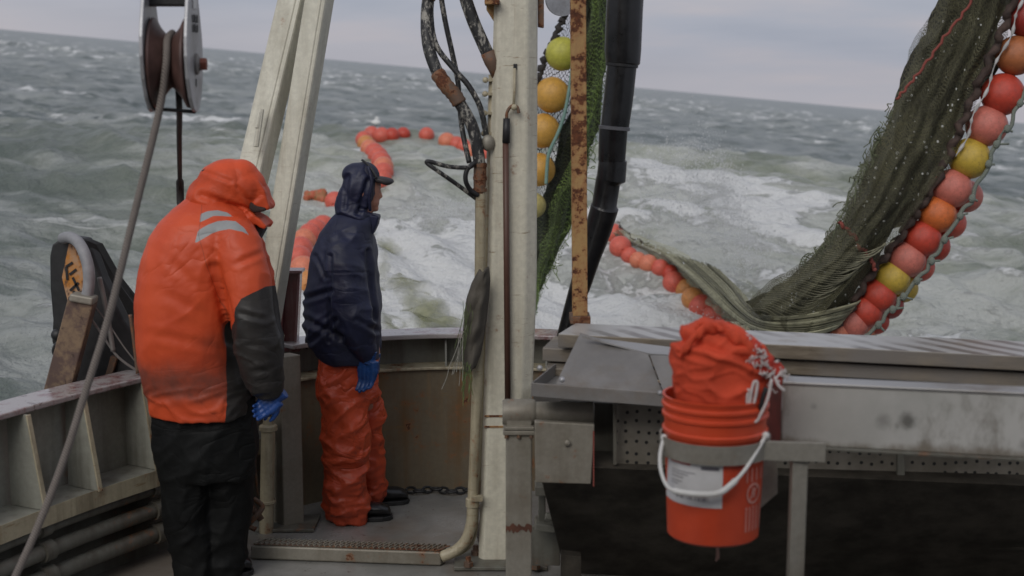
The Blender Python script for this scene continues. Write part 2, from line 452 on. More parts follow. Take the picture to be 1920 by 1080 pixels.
def build_sea():
    radii = [0.0, 2.0, 4.0]; r = 5.5
    while r < 9000:
        radii.append(r); r *= 1.0050 if r < 60 else (1.010 if r < 300 else 1.04)
    radii = np.array(radii)
    fine = np.linspace(-27, 27, 620)
    coarse = np.concatenate([np.linspace(-180, -60, 60, endpoint=False), np.linspace(-60, -27, 60, endpoint=False)])
    ang = np.radians(np.concatenate([coarse, fine, -coarse[::-1][:-1]]))
    A, Rr = np.meshgrid(ang, radii)
    x = Rr * np.sin(A); y = Rr * np.cos(A)
    sp = np.maximum(0.05, Rr * 0.0052)
    h = sea_h(x, y, sp)
    z = CAM_H + h - 0.091 * x
    nr, na = x.shape
    v = np.stack([x, y, z], -1).reshape(-1, 3)
    idx = np.arange(nr * na).reshape(nr, na)
    a = idx[:-1, :-1].ravel(); b = idx[:-1, 1:].ravel(); c = idx[1:, 1:].ravel(); d = idx[1:, :-1].ravel()
    f = np.stack([a, b, c, d], -1)
    wrap = np.stack([idx[:-1, -1], idx[:-1, 0], idx[1:, 0], idx[1:, -1]], -1)
    f = np.concatenate([f, wrap])
    me = bpy.data.meshes.new('sea')
    me.vertices.add(len(v)); me.vertices.foreach_set('co', v.ravel())
    me.loops.add(f.size); me.loops.foreach_set('vertex_index', f.ravel())
    me.polygons.add(len(f)); me.polygons.foreach_set('loop_start', np.arange(0, f.size, 4)); me.polygons.foreach_set('loop_total', np.full(len(f), 4))
    me.update(calc_edges=True)
    me.polygons.foreach_set('use_smooth', np.ones(len(f), bool))
    # foam and churned water (where the wake and the net disturb the sea)
    def blob(cx, cy, rx, ry, p=2):
        return np.exp(-(np.abs((x - cx) / rx) ** p + np.abs((y - cy) / ry) ** p))
    wake = 1.15 * blob(0.2, 11.0, 3.0, 3.0) + 1.15 * blob(-0.8, 14.2, 1.7, 2.8) + 0.2 * blob(4.2, 12.5, 2.6, 3.5) + 0.5 * blob(-1.0, 22.5, 4.2, 1.5) + 0.35 * blob(3, 16, 3.5, 4) + 0.8 * blob(2.2, 13.0, 1.2, 1.6)
    crest = smooth(0.10, 0.42, h - sea_h(x, y, sp * 0 + 6.0)) * smooth(7, 11, Rr)
    streak = fbm(np.stack([x * 0.5, y * 0.12, 0 * x], -1), 3)
    dens = np.clip(wake + 0.8 * crest * (0.5 + 2 * np.clip(streak, 0, 1)), 0, 1.6)
    churn = np.clip(1.1 * blob(2.6, 17.5, 3.6, 7.5) + 0.9 * blob(-0.8, 17, 3.2, 6) + 0.7 * blob(1.5, 24, 9, 7), 0, 1)
    for nm, arr in (('foam', dens), ('churn', churn)):
        at = me.attributes.new(nm, 'FLOAT', 'POINT'); at.data.foreach_set('value', arr.ravel())
    ob = bpy.data.objects.new('sea', me); COL.objects.link(ob)
    tag(ob, kind='structure')
    m = N('sea_water')
    foam = m.attr('foam'); churn = m.attr('churn')
    n1 = m.noise(1.25, 8, 0.66, stretch=(0.6, 1.0, 1), dist=0.9)
    n2 = m.noise(0.8, 9, 0.74, stretch=(0.35, 0.9, 1), dist=0.6, off=(3, 9, 2))
    lace = m.n('ShaderNodeTexVoronoi', feature='DISTANCE_TO_EDGE'); lace.inputs['Scale'].default_value = 2.3
    mpv = m.n('ShaderNodeMapping'); mpv.inputs['Scale'].default_value = (1, 0.6, 0.6)
    wv = m.n('ShaderNodeMixRGB', blend_type='ADD'); wv.inputs[0].default_value = 0.55
    nn = m.n('ShaderNodeTexNoise'); nn.inputs['Scale'].default_value = 1.7; nn.inputs['Detail'].default_value = 6
    m.l(m.tc.outputs['Object'], nn.inputs['Vector']); m.l(m.tc.outputs['Object'], wv.inputs[1]); m.l(nn.outputs['Color'], wv.inputs[2])
    m.l(wv.outputs[0], mpv.inputs['Vector']); m.l(mpv.outputs[0], lace.inputs['Vector'])
    lc = m.ramp(lace.outputs['Distance'], 0.16, 0.0)
    f1 = m.math('ADD', m.math('MULTIPLY', n1, 0.75), m.math('MULTIPLY', lc, 0.03))
    v_ = m.math('ADD', f1, m.math('MULTIPLY', foam, 0.36))
    fd = m.noise(3.2, 9, 0.74, stretch=(0.7, 1.1, 1), dist=0.7, off=(6, 2, 0))
    v_ = m.math('ADD', v_, m.math('MULTIPLY', m.math('SUBTRACT', fd, 0.5), 0.55))
    fm = m.ramp(v_, 0.57, 0.66)
    sl = m.noise(2.2, 7, 0.72, stretch=(0.22, 1.3, 1), dist=0.5, off=(2, 8, 1)); fm = m.math('MAXIMUM', fm, m.math('MULTIPLY', m.ramp(sl, 0.585, 0.66), 0.6))
    thin = m.math('MULTIPLY', m.ramp(m.math('ADD', n2, m.math('MULTIPLY', foam, 0.2)), 0.45, 0.66), 0.5)
    thin = m.math('MULTIPLY', thin, m.math('ADD', m.math('MULTIPLY', churn, .5), .62)); fa = m.math('MAXIMUM', fm, thin)
    deep = m.mix(m.ramp(n2, 0.3, 0.7), (0.090, 0.118, 0.113), (0.21, 0.235, 0.222))
    turb = m.mix(m.ramp(n1, 0.35, 0.65), (0.25, 0.28, 0.205), (0.42, 0.435, 0.355))
    c = m.mix(m.math('MULTIPLY', churn, 0.85), deep, turb)
    c = m.mix(fa, c, (0.74, 0.75, 0.74))
    rr = m.math('ADD', m.math('MULTIPLY', fa, 0.5), 0.28)
    m.set(color=c, rough=rr)
    m.b.inputs['IOR'].default_value = 1.33
    r1 = m.noise(2.4, 8, 0.68, stretch=(1, 1.4, 1)); 
    r2 = m.noise(0.35, 6, 0.6, stretch=(1, 1.6, 1), off=(7, 1, 0))
    hh = m.math('ADD', m.math('MULTIPLY', r1, 0.55), m.math('MULTIPLY', r2, 1.3))
    hh = m.math('ADD', hh, m.math('MULTIPLY', fm, 0.08)); hh = m.math('ADD', hh, m.math('MULTIPLY', m.noise(9, 5, .65, stretch=(1, 1.3, 1)), 0.20))
    m.bump(hh, 0.9, 0.32)
    me.materials.append(m.mat)
build_sea()

# ================================================================ the boat: deck, bulwarks, hull
RAIL_Z = 0.85
# inner edge of the rail cap, from forward on the left side round the stern to the right side
RAIL = smoothpath([(-3.1, 2.5, 0), (-2.75, 4.0, 0), (-2.07, 5.61, 0), (-1.68, 6.33, 0), (-1.28, 6.93, 0), (-0.98, 7.22, 0), (-0.62, 7.38, 0), (-0.25, 7.43, 0), (0.25, 7.36, 0),
                   (0.75, 7.10, 0), (1.4, 6.85, 0), (2.2, 6.5, 0), (3.0, 5.6, 0), (3.4, 4.0, 0), (3.5, 2.0, 0)], 8)
def offset(path, d):
    o = []
    for i, p in enumerate(path):
        t = (path[min(i + 1, len(path) - 1)] - path[max(i - 1, 0)]).normalized()
        n = Vector((-t.y, t.x, 0))
        o.append(p + n * d)
    return o
def ribbon(mb, path, d0, d1, z0, z1, i0=0, i1=None, mi=0):
    """solid strip following the path between offsets d0..d1 (outboard +) and heights z0..z1"""
    a = offset(path, d0); b = offset(path, d1); i1 = i1 or len(path)
    R = []
    for i in range(i0, i1):
        R.append([Vector((a[i].x, a[i].y, z0)), Vector((b[i].x, b[i].y, z0)), Vector((b[i].x, b[i].y, z1)), Vector((a[i].x, a[i].y, z1))])
    mb.rings(R, True, mi)
def nearest(path, x=None, y=None):
    return min(range(len(path)), key=lambda i: (path[i].x - x) ** 2 + (path[i].y - y) ** 2)
i_post = nearest(RAIL, -1.12, 7.1)
i_rs = nearest(RAIL, 0.3, 7.36)
# deck
def deck_mat():
    m = N('wet_deck'); f = m.noise(3, 6, 0.65); g = m.noise(26, 4, 0.7); big = m.noise(0.9, 4, 0.6)
    c = m.mix(m.ramp(f, 0.35, 0.65), (0.18, 0.18, 0.168), (0.26, 0.255, 0.24)); c = m.mix(m.math('MULTIPLY', m.ramp(big, 0.5, 0.62), 0.5), c, (0.16, 0.11, 0.07))
    c = m.mix(m.math('MULTIPLY', m.ramp(g, 0.62, 0.7), 0.7), c, (0.07, 0.05, 0.035))
    m.set(color=c, rough=m.ramp(f, 0.2, 1.1)); m.b.inputs['Roughness'].default_value = 0.3
    m.l(m.math('ADD', m.math('MULTIPLY', f, 0.4), 0.02), m.b.inputs['Roughness'])
    m.bump(m.math('ADD', f, m.math('MULTIPLY', g, 0.3)), 0.35, 0.006); return m.mat
M_DECK = deck_mat()
mb = MB(); pd = offset(RAIL, 0.1)
mb.prism([Vector((p.x, p.y, -0.06)) for p in pd] + [Vector((3.5, -3, -0.06)), Vector((-3.2, -3, -0.06))], (0, 0, 0.06))
tag(mb.build('deck', M_DECK), kind='structure')
# hull shell outside
mb = MB(); a = offset(RAIL, 0.17); b = offset(RAIL, 0.14); c = offset(RAIL, -0.4); a2 = offset(RAIL, 0.15); b2 = offset(RAIL, 0.11)
R = []
for i in range(len(RAIL)):
    R.append([Vector((a[i].x, a[i].y, 0.80)), Vector((b[i].x, b[i].y, -0.5)), Vector((c[i].x, c[i].y, -1.3)), Vector((c[i].x, c[i].y, -1.35)),
              Vector((b2[i].x, b2[i].y, -0.5)), Vector((a2[i].x, a2[i].y, 0.80))])
mb.rings(R, True)
tag(mb.build('hull', plain('hull_paint', (0.03, 0.035, 0.04), 0.4), smooth=True, auto=35), 'dark painted outer hull plating of the boat under the rail', 'hull')

# left bulwark
def rail_at(i, d, z):
    o = offset(RAIL, d); return Vector((o[i].x, o[i].y, z))
lb = thing('bulwark', (-1.9, 5.9, 0), 'grey steel side bulwark at left with maroon rail cap and upright frames', 'bulwark')
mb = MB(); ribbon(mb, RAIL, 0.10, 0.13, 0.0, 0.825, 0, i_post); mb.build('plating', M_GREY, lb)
mb = MB(); ribbon(mb, RAIL, -0.02, 0.17, 0.825, 0.85, 0, i_post); mb.build('rail_cap', M_RAIL, lb, bevel=0.006)
mb = MB(); ribbon(mb, RAIL, -0.10, 0.10, 0.405, 0.425, 0, i_post); ribbon(mb, RAIL, -0.10, -0.085, 0.36, 0.405, 0, i_post); mb.build('ledge', M_GREY, lb, bevel=0.003)
mb = MB(); ribbon(mb, RAIL, -0.104, -0.101, 0.355, 0.432, 0, i_post); mb.build('ledge_lip', M_CREAM2, lb)
for px_, py_ in ((262, 706), (152, 737), (46, 765), (-90, 800), (340, 690), (430, 675)):
    q = G(px_, py_, 0.85); i = nearest(RAIL, q.x, q.y)
    t = (RAIL[i + 1] - RAIL[i - 1]).normalized(); s_ = Vector((-t.y, t.x, 0)); c = Vector((q.x, q.y, 0))
    mb = MB(); pts = [c + s_ * 0.098 + Vector((0, 0, .823)), c - s_ * 0.012 + Vector((0, 0, .823)), c - s_ * 0.085 + Vector((0, 0, .427)), c + s_ * 0.098 + Vector((0, 0, .427))]
    mb.prism([p - t * 0.006 for p in pts], t * 0.012); mb.build('frame', M_GREY, lb, bevel=0.002)
    mb = MB(); mb.prism([pts[1] - t * .012 - s_ * .001, pts[1] + t * .012 - s_ * .001, pts[2] + t * .012 - s_ * .001, pts[2] - t * .012 - s_ * .001], -s_ * .008); mb.build('frame_edge', M_CREAM2, lb, bevel=0.002)
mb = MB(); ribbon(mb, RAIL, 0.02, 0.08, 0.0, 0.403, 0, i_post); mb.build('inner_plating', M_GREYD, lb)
# pipes along it
PIPES = [(0.33, 0.026, 'thin grey pipe, uppermost of three under the ledge of the left bulwark'), (0.235, 0.034, 'grey pipe, middle one of three under the ledge of the left bulwark'),
         (0.125, 0.036, 'grey pipe, lowest of three under the ledge of the left bulwark')]
for z, r, lab in PIPES:
    mb = MB(); o = offset(RAIL, -0.03 - r); j0 = nearest(RAIL, -3, 3); j1 = nearest(RAIL, -1.55, 6.5)
    pts = [Vector((p.x, p.y, z)) for p in o[j0:j1]]
    mb.tube(pts, r, 12)
    for q in (-2, -9):
        p = pts[q]; t = (pts[q] - pts[q - 1]).normalized(); mb.tube([p - t * 0.03, p + t * 0.03], r * 1.35, 12)
    tag(mb.build('pipe', M_GREYD, smooth=True, auto=50), lab, 'pipe', 'pipes under the bulwark ledge')

# stern bulwark
sb = thing('bulwark', (-0.4, 7.4, 0), 'curved rust stained stern bulwark with maroon rail behind the man in blue', 'bulwark')
mb = MB(); ribbon(mb, RAIL, 0.10, 0.13, 0.0, 0.825, i_post, None); mb.build('plating', M_GREYD, sb)
mb = MB(); ribbon(mb, RAIL, -0.03, 0.17, 0.825, 0.85, i_post, None); mb.build('rail_cap', M_RAIL, sb, bevel=0.006)
mb = MB(); ribbon(mb, RAIL, -0.02, 0.02, 0.0, 0.66, i_post, None); mb.build('inner_plating', M_STERN, sb)
mb = MB(); ribbon(mb, RAIL, -0.045, 0.098, 0.66, 0.675, i_post, None); mb.build('ledge', M_CREAM2, sb, bevel=0.004)
for x in (-0.90, -0.37, 0.2, 0.8):
    i = min(range(i_post, len(RAIL)), key=lambda k: abs(RAIL[k].x - x)); mb = MB()
    t = (RAIL[i + 1] - RAIL[i - 1]).normalized(); s_ = Vector((-t.y, t.x, 0)); c = RAIL[i]
    mb.prism([c + s_ * 0.098 + Vector((0, 0, .823)) - t * .005, c + s_ * 0.02 + Vector((0, 0, .823)) - t * .005, c - s_ * 0.03 + Vector((0, 0, .677)) - t * .005, c + s_ * 0.098 + Vector((0, 0, .677)) - t * .005], t * 0.01)
    mb.build('stiffener', M_GREYD, sb)

# grey pillar under the slanted mast leg
pil = thing('pillar', (-1.05, 6.78, 0), 'square grey steel pillar standing between the two men', 'pillar')
b0 = G(540, 985); Yp = b0.y
mb = MB()
A = P(511, 650, Yp); B_ = P(531, 650, Yp - 0.09); C_ = P(572, 648, Yp - 0.05); 
a0 = G(513, 985); b0 = G(533, 992); c0 = G(571, 985)
def corner(px, py, Y, z): 
    p = P(px, py, Y); p.z = z; return p
zt = 0.86
q0 = [Vector((p.x, p.y, 0.0)) for p in (a0, b0, c0)]
q0.append(q0[2] + (q0[0] - q0[1]))
q1 = [Vector((p.x, p.y, zt)) for p in q0]
mb.hexa([q0[0], q0[1], q0[2], q0[3]], [q1[0], q1[1], q1[2], q1[3]])
mb.build('column', M_GALV, pil, bevel=0.006)
mb = MB(); c = sum(q0, Vector()) / 4
mb.box((c.x - .14, c.y - .12, 0.004), (c.x + .14, c.y + .12, 0.018)); mb.build('base_plate', M_GREYD, pil, bevel=0.003)

# slanted mast legs
def leg(name, top, bot, w, d, label, side=(1, 0, 0)):
    t = thing(name, bot, label, 'mast', 'slanted mast legs')
    dirv = (Vector(top) - Vector(bot)).normalized()
    mb = MB(); mb.beam(bot, Vector(top) + dirv * 1.2, w, d, side); mb.build('beam', M_CREAM, t, bevel=0.012)
    # raised seam weld along one edge and a foot collar
    sx = Vector(side); sx = (sx - dirv * sx.dot(dirv)).normalized(); sy = dirv.cross(sx)
    mb = MB(); mb.tube([Vector(bot) + sx * w * .28 - sy * (d / 2) * (1 if sy.y > 0 else -1) + dirv * .05, Vector(top) + sx * w * .28 - sy * (d / 2) * (1 if sy.y > 0 else -1) + dirv], 0.006, 8)
    mb.build('weld_seam', M_CREAM, t)
    mb = MB(); mb.beam(Vector(bot) - dirv * .03, Vector(bot) + dirv * .05, w * 1.35, d * 1.35, side); mb.build('foot', M_CREAM2, t, bevel=0.006)
    return t
la = leg('slanted_mast', P(552, 0, 7.1), P(394, 668, 6.75), 0.130, 0.11, 'cream slanted mast leg, left one of the pair, passing behind the orange hood', side=(1, -0.35, 0))
lbg = leg('slanted_mast', P(599, 0, 7.0), P(494, 642, 6.95), 0.112, 0.11, 'cream painted slanted mast leg, right one of the pair, standing over the grey pillar', side=(1, -0.3, 0))
mb = MB()
for dz in (0, 26): mb.tube([P(487, 210 + dz, 6.85), P(482, 240 + dz, 6.83)], 0.01, 8)
mb.tube([P(490, 205, 6.86), P(480, 275, 6.82)], 0.014, 8); mb.build('weld_lug', M_CREAM, la)

# maroon H post on the rail
hp = thing('rail_post', P(545, 650, 7.2), 'short maroon steel post with flat cap on the rail beside the blue jacket', 'post')
mb = MB(); 
bt, tp = P(541, 655, 7.2), P(548, 510, 7.2)
mb.beam(bt + Vector((-.035, 0, 0)), tp + Vector((-.035, 0, 0)), 0.012, 0.09); mb.beam(bt + Vector((.04, 0, 0)), tp + Vector((.04, 0, 0)), 0.012, 0.09); mb.beam(bt, tp, 0.064, 0.014)
mb.build('column', M_MAROON, hp, bevel=0.003)
mb = MB(); mb.beam(tp, tp + Vector((0, 0, 0.015)), 0.115, 0.12); mb.build('cap', M_MAROON, hp, bevel=0.003)
mb = MB(); mb.beam(bt, bt + Vector((0, 0, 0.02)), 0.13, 0.13); mb.build('base_plate', M_MAROON, hp, bevel=0.003)
# small hook loop on rail
mb = MB(); c = P(582, 640, 7.15); mb.tube(smoothpath([c + Vector((-.02, 0, -.04)), c + Vector((-.02, 0, .02)), c + Vector((0.005, 0, .035)), c + Vector((.02, 0, .0))]), 0.006, 8)
tag(mb.build('rail_hook', M_BLACK, smooth=True), 'small dark hook standing on the maroon rail left of the blue jacket', 'hook')

# capped vent pipe
vp = thing('vent_pipe', G(500, 995), 'pale capped vent pipe rising beside the dark trousers of the man in orange', 'vent pipe')
g0 = G(499, 998); Yv = g0.y
mb = MB(); mb.tube([Vector((g0.x, g0.y, 0.0)), P(503, 800, Yv)], 0.034, 16); mb.build('pipe_body', M_CREAM2, vp, smooth=True, auto=50)
mb = MB(); q = P(503, 803, Yv); mb.lathe([(0.036, -0.012), (0.044, -0.008), (0.044, 0.012), (0.036, 0.018), (0.026, 0.02), (0.024, 0.05), (0.0, 0.054)], q); mb.build('cap', M_CREAM2, vp, smooth=True, auto=40)
mb = MB(); q = P(501, 940, Yv); mb.lathe([(0.035, -0.008), (0.042, -0.006), (0.042, 0.006), (0.035, 0.008)], q); mb.build('collar', M_CREAM2, vp, smooth=True, auto=40)
# valve pipe behind
mb = MB(); mb.tube(smoothpath([P(578, 905, 7.25), P(578, 800, 7.25), P(577, 765, 7.25), P(570, 745, 7.2), P(560, 742, 7.15)]), 0.028, 12)
for yy in (790, 812): mb.lathe([(0.03, -.006), (0.04, -.004), (.04, .004), (.03, .006)], P(578, yy, 7.25))
tag(mb.build('bent_pipe', M_GREYD, smooth=True, auto=50), 'bent rusty pipe with flanges in the dark corner left of the orange trousers', 'pipe')

# rusty scrap of coiled bracket by the vent pipe
mb = MB(); mb.tube(smoothpath([P(476, 935, 6.35), P(492, 950, 6.33), P(480, 968, 6.3), P(466, 985, 6.3), P(480, 993, 6.3)]), 0.012, 8); mb.beam(P(470, 945, 6.35), P(490, 975, 6.32), 0.03, 0.012)
mb.tube([P(481, 790, 6.4), P(478, 870, 6.4), P(483, 930, 6.38)], 0.006, 6)
tag(mb.build('hanging_shackle', M_RUSTBROWN, smooth=True), 'rusty hook and shackle hanging low beside the vent pipe', 'hook')

# step with tread plate
st = thing('step', G(650, 1040), 'low steel step with brown grated tread on the deck', 'step')
f0, f1 = G(470, 1050), G(826, 1063)
zt = 0.075
k0 = G(497, 1010, zt); k1 = G(838, 1024, zt)
top = [Vector((f0.x, f0.y, zt)), Vector((f1.x, f1.y, zt)), k1, k0]
mb = MB(); mb.hexa([Vector((p.x, p.y, 0.004)) for p in top], [Vector((p.x, p.y, zt - 0.006)) for p in top]); mb.build('channel', M_GALV, st, bevel=0.008)
mb = MB(); u = (top[1] - top[0]); v = (top[3] - top[0])
ins = lambda a, b: top[0] + u * a + v * b
mb.hexa([ins(.01, .06) + Vector((0, 0, -.003)), ins(.99, .06) + Vector((0, 0, -.003)), ins(.99, .94) + Vector((0, 0, -.003)), ins(.01, .94) + Vector((0, 0, -.003))],
        [ins(.01, .06), ins(.99, .06), ins(.99, .94), ins(.01, .94)])
mb.build('tread', M_RUSTBROWN, st)
mb = MB()
for i in range(34):
    for j in range(4):
        a = 0.02 + i * 0.0285 + (0.006 if j % 2 else 0); c = ins(a, 0.16 + j * 0.22)
        mb.beam(c + Vector((-.006, -.008, .003)), c + Vector((.006, .012, .003)), .008, .007, side=(0, 0, 1))
mb.build('tread_pattern', M_GALV, st)

# ================================================================ central mast and what is fixed on it
ms = thing('mast', G(950, 1050), 'thick cream painted square mast in the middle of the deck', 'mast')
Ym = 6.22
mb = MB()
tl, tr = P(937, -40, Ym), P(990, -40, Ym); bl, br = G(905, 1048), G(962, 1048)
# octagonal-ish column: front face, right chamfer face, side face
def colring(l, r, z):
    w = (r - l).x
    return [Vector((l.x, Ym, z)), Vector((l.x + w, Ym, z)), Vector((l.x + w * 1.34, Ym + 0.05, z)), Vector((l.x + w * 1.34, Ym + 0.17, z)), Vector((l.x + 0.0, Ym + 0.19, z)), Vector((l.x - .02, Ym + 0.15, z)), Vector((l.x - .02, Ym + 0.03, z))]
R = []
for k in range(26):
    t = k / 25
    z = t * 3.4
    py_l = 1048 - (1048 + 40) * (z / P(937, -40, Ym).z) 
    lx = P(interp([(-200, 940), (0, 935), (520, 921), (1048, 905)], py_l)[0], py_l, Ym).x
    rx = P(interp([(-200, 993), (0, 990), (520, 985), (1048, 965)], py_l)[0], py_l, Ym).x
    R.append(colring(Vector((lx, 0, 0)), Vector((rx, 0, 0)), z))
mb.rings(R[::1], True); mb.build('column', M_MAST, ms, bevel=0.010)
mb = MB(); c = G(935, 1062); mb.box((c.x - .20, Ym - .10, 0.004), (c.x + .22, Ym + .24, 0.022)); mb.build('base_plate', M_GREYD, ms, bevel=0.004)
for px, py in ((878, 1062), (892, 1040), (1004, 1066)):
    q = G(px, py, 0.022); mb = MB(); mb.lathe([(0.022, 0), (0.022, 0.02), (0.013, 0.022), (0.013, 0.045), (0, 0.047)], q, n=6); mb.build('bolt', M_RUSTBROWN, ms)
mb = MB()
for py in (780, 800):
    mb.box((P(908, py, Ym).x, Ym - .004, P(0, py, Ym).z - .004), (P(978, py, Ym).x, Ym + .0, P(0, py, Ym).z + .004))
mb.build('rust_band', M_RUSTY, ms)
mb = MB(); mb.prism([P(911, -20, 6.26), P(937, -20, 6.26), P(936, 55, 6.26), P(926, 40, 6.26), P(912, 18, 6.26)], (0, .1, 0)); mb.beam(P(909, 5, 6.24), P(937, 5, 6.24), .02, .14, side=(0, 0, 1)); mb.build('bracket', M_RUSTY, ms, bevel=0.003)
mb = MB(); mb.prism([P(1009, -20, 6.3), P(1020, -20, 6.3), P(1020, 52, 6.3), P(1009, 50, 6.3)], (0, .08, 0)); mb.build('bracket', M_RUSTBROWN, ms, bevel=0.003)
mb = MB(); q = P(966, 125, Ym - .002); mb.beam(q + Vector((0, 0, -.012)), q + Vector((0, 0, .012)), .016, .008); mb.build('drain_hole', M_BLACK, ms)

# gaff hook hung on the mast
gf = thing('gaff', P(951, 750, Ym - .03), 'long brown boat hook with a black grip hung on the central mast', 'gaff')
mb = MB(); mb.tube([P(948, 262, Ym - .03), P(950, 500, Ym - .03), P(952, 752, Ym - .035)], 0.0135, 10); mb.build('shaft', plain('brown_wood', (0.085, 0.038, 0.025), 0.5), gf, smooth=True)
mb = MB(); mb.tube([P(949, 268, Ym - .03), P(950, 222, Ym - .03)], [0.0175, 0.015], 10); mb.build('grip', M_BLACK, gf, smooth=True)
mb = MB(); mb.tube(smoothpath([P(950, 222, Ym - .03), P(951, 210, Ym - .03), P(959, 199, Ym - .03), P(969, 200, Ym - .03), P(973, 212, Ym - .03)]), 0.007, 8)
mb.build('hook', M_RUSTBROWN, gf, smooth=True)
mb = MB(); mb.tube([P(965, 128, Ym - .015), P(965, 165, Ym - .02), P(963, 200, Ym - .03)], 0.006, 8); mb.ball(P(964, 201, Ym - .03), 0.014)
mb.build('lanyard', M_CREAM2, gf, smooth=True)

# slim pipe just left of the mast, with clamps
sp1 = thing('slim_pipe', P(905, 900, 6.3), 'slim cream conduit strapped to the left edge of the central mast', 'pipe')
mb = MB(); mb.tube([P(924, 140, 6.28), P(917, 400, 6.3), P(903, 620, 6.32), P(903, 930, 6.3)], 0.018, 10); mb.build('pipe_body', M_CREAM2, sp1, smooth=True)
for py in (150, 176, 212, 250):
    mb = MB(); q = P(921 - (py - 150) * .03, py, 6.26); mb.beam(q + Vector((-.03, 0, 0)), q + Vector((.03, 0, 0)), .012, .03, side=(0, 0, 1)); mb.ball(q + Vector((-.025, -.01, 0)), .013); mb.build('clamp', M_CREAM2, sp1, smooth=True, auto=40)

# conduit that carries the hoses
cd = thing('hose_conduit', G(880, 1000), 'rusty cream pipe left of the mast holding the hose bundle, bent at the deck', 'pipe')
mb = MB(); mb.tube([P(901, 350, 6.2), P(899, 600, 6.2), P(893, 760, 6.2), P(886, 940, 6.2)], 0.0235, 14); mb.build('pipe_body', M_CREAM2, cd, smooth=True, auto=50)
mb = MB(); mb.tube([P(900, 305, 6.2), P(900, 332, 6.2), P(899, 362, 6.2)], [0.027, 0.029, 0.026], 14)
for py in (310, 334, 356): mb.tube([P(900, py - 3, 6.2), P(900, py + 3, 6.2)], 0.031, 14)
mb.build('sleeve', M_RUSTBROWN, cd, smooth=True, auto=50)
mb = MB(); mb.lathe([(0.025, -.02), (0.031, -.018), (0.031, .018), (.025, .02)], P(886, 942, 6.2)); mb.beam(P(884, 934, 6.18), P(905, 934, 6.18), .02, .04, side=(0, 0, 1)); mb.build('clamp', M_CREAM2, cd, smooth=True, auto=40)
mb = MB(); mb.tube(smoothpath([P(886, 945, 6.2), P(884, 980, 6.2), P(874, 1012, 6.2), P(855, 1032, 6.2), P(828, 1044, 6.2)]), 0.026, 12); mb.build('lower_hose', M_CREAM2, cd, smooth=True)
mb = MB(); mb.tube(smoothpath([P(893, 950, 6.25), P(892, 985, 6.25), P(884, 1018, 6.23), P(866, 1035, 6.22), P(850, 1040, 6.2)]), 0.011, 8); mb.build('lower_hose', M_CREAM2, cd, smooth=True)
mb = MB(); mb.tube(smoothpath([P(904, 944, 6.32), P(908, 970, 6.3), P(901, 1000, 6.3), P(907, 1020, 6.3)]), 0.02, 8)
tag(mb.build('hanging_rope', M_ROPE, smooth=True), 'short frayed rope hanging low between the conduit and the mast', 'rope')

def hose(name, pts, r, mat, label, rings=None):
    t = MB(); pp = smoothpath(pts, 8); t.tube(pp, r, 12)
    o = t.build(name, mat, smooth=True); tag(o, label, 'hose', 'hydraulic hoses left of the mast')
    return o
hA = thing('hydraulic_hose', P(897, 305, 6.2), 'thickest hydraulic hose, curving down into the rusty sleeve with a brown wrapped joint', 'hose', 'hydraulic hoses left of the mast')
mb = MB(); mb.tube(smoothpath([P(850, -420, 6.34), P(822, -180, 6.32), P(806, -30, 6.3), P(800, 30, 6.28), P(803, 85, 6.25), P(820, 135, 6.22), P(842, 165, 6.2), P(866, 200, 6.2), P(888, 245, 6.2), P(900, 310, 6.2)], 8), 0.0265, 14); mb.build('hose_body', M_HOSE, hA, smooth=True)
mb = MB(); pp = smoothpath([P(820, 137, 6.22), P(836, 160, 6.2), P(852, 178, 6.2), P(862, 194, 6.2)], 4); mb.tube(pp, [0.032 + 0.003 * (i % 2) for i in range(len(pp))], 12); mb.build('wrapped_joint', M_RUSTBROWN, hA, smooth=True)
mb = MB(); mb.tube(smoothpath([P(806, -30, 6.3), P(804, 0, 6.28)]), 0.029, 12); mb.build('wrapped_joint', M_RUSTBROWN, hA, smooth=True)
hB = thing('hydraulic_hose', P(930, 140, 6.25), 'thick scuffed hose slanting from the top edge onto the mast with a rusty end', 'hose', 'hydraulic hoses left of the mast')
mb = MB(); mb.tube(smoothpath([P(850, -400, 6.27), P(856, -160, 6.26), P(868, -30, 6.25), P(884, 30, 6.25), P(905, 80, 6.25), P(918, 108, 6.25)], 6), 0.0285, 12); mb.build('hose_body', M_HOSE, hB, smooth=True)
mb = MB(); mb.tube([P(914, 98, 6.25), P(922, 116, 6.25), P(926, 130, 6.25), P(925, 146, 6.25)], [0.032, 0.033, 0.026, 0.006], 12); mb.build('rusty_end', M_RUSTBROWN, hB, smooth=True)
hose('hydraulic_hose', [P(846, -400, 6.34), P(824, -180, 6.33), P(812, -30, 6.32), P(808, 30, 6.3), P(818, 85, 6.27), P(850, 128, 6.25), P(878, 160, 6.24), P(900, 200, 6.24), P(910, 245, 6.24), P(914, 270, 6.24)], 0.0125, M_HOSE, 'thin scuffed hose crossing over the thick one and ending at the mast clamp')
hose('hydraulic_hose', [P(846, -400, 6.36), P(832, -180, 6.35), P(827, -30, 6.34), P(833, 30, 6.33), P(848, 100, 6.33), P(858, 150, 6.32), P(862, 200, 6.3), P(868, 250, 6.28), P(880, 305, 6.24)], 0.0120, M_HOSE, 'thin nearly straight black hose behind the thick curved one')
hose('hydraulic_hose', [P(892, 372, 6.2), P(860, 348, 6.15), P(820, 320, 6.1), P(801, 306, 6.1), P(806, 303, 6.1), P(840, 312, 6.12), P(878, 314, 6.15), P(890, 306, 6.2)], 0.0095, M_HOSE, 'thin black hose bent into a pointed loop sticking out left of the conduit')
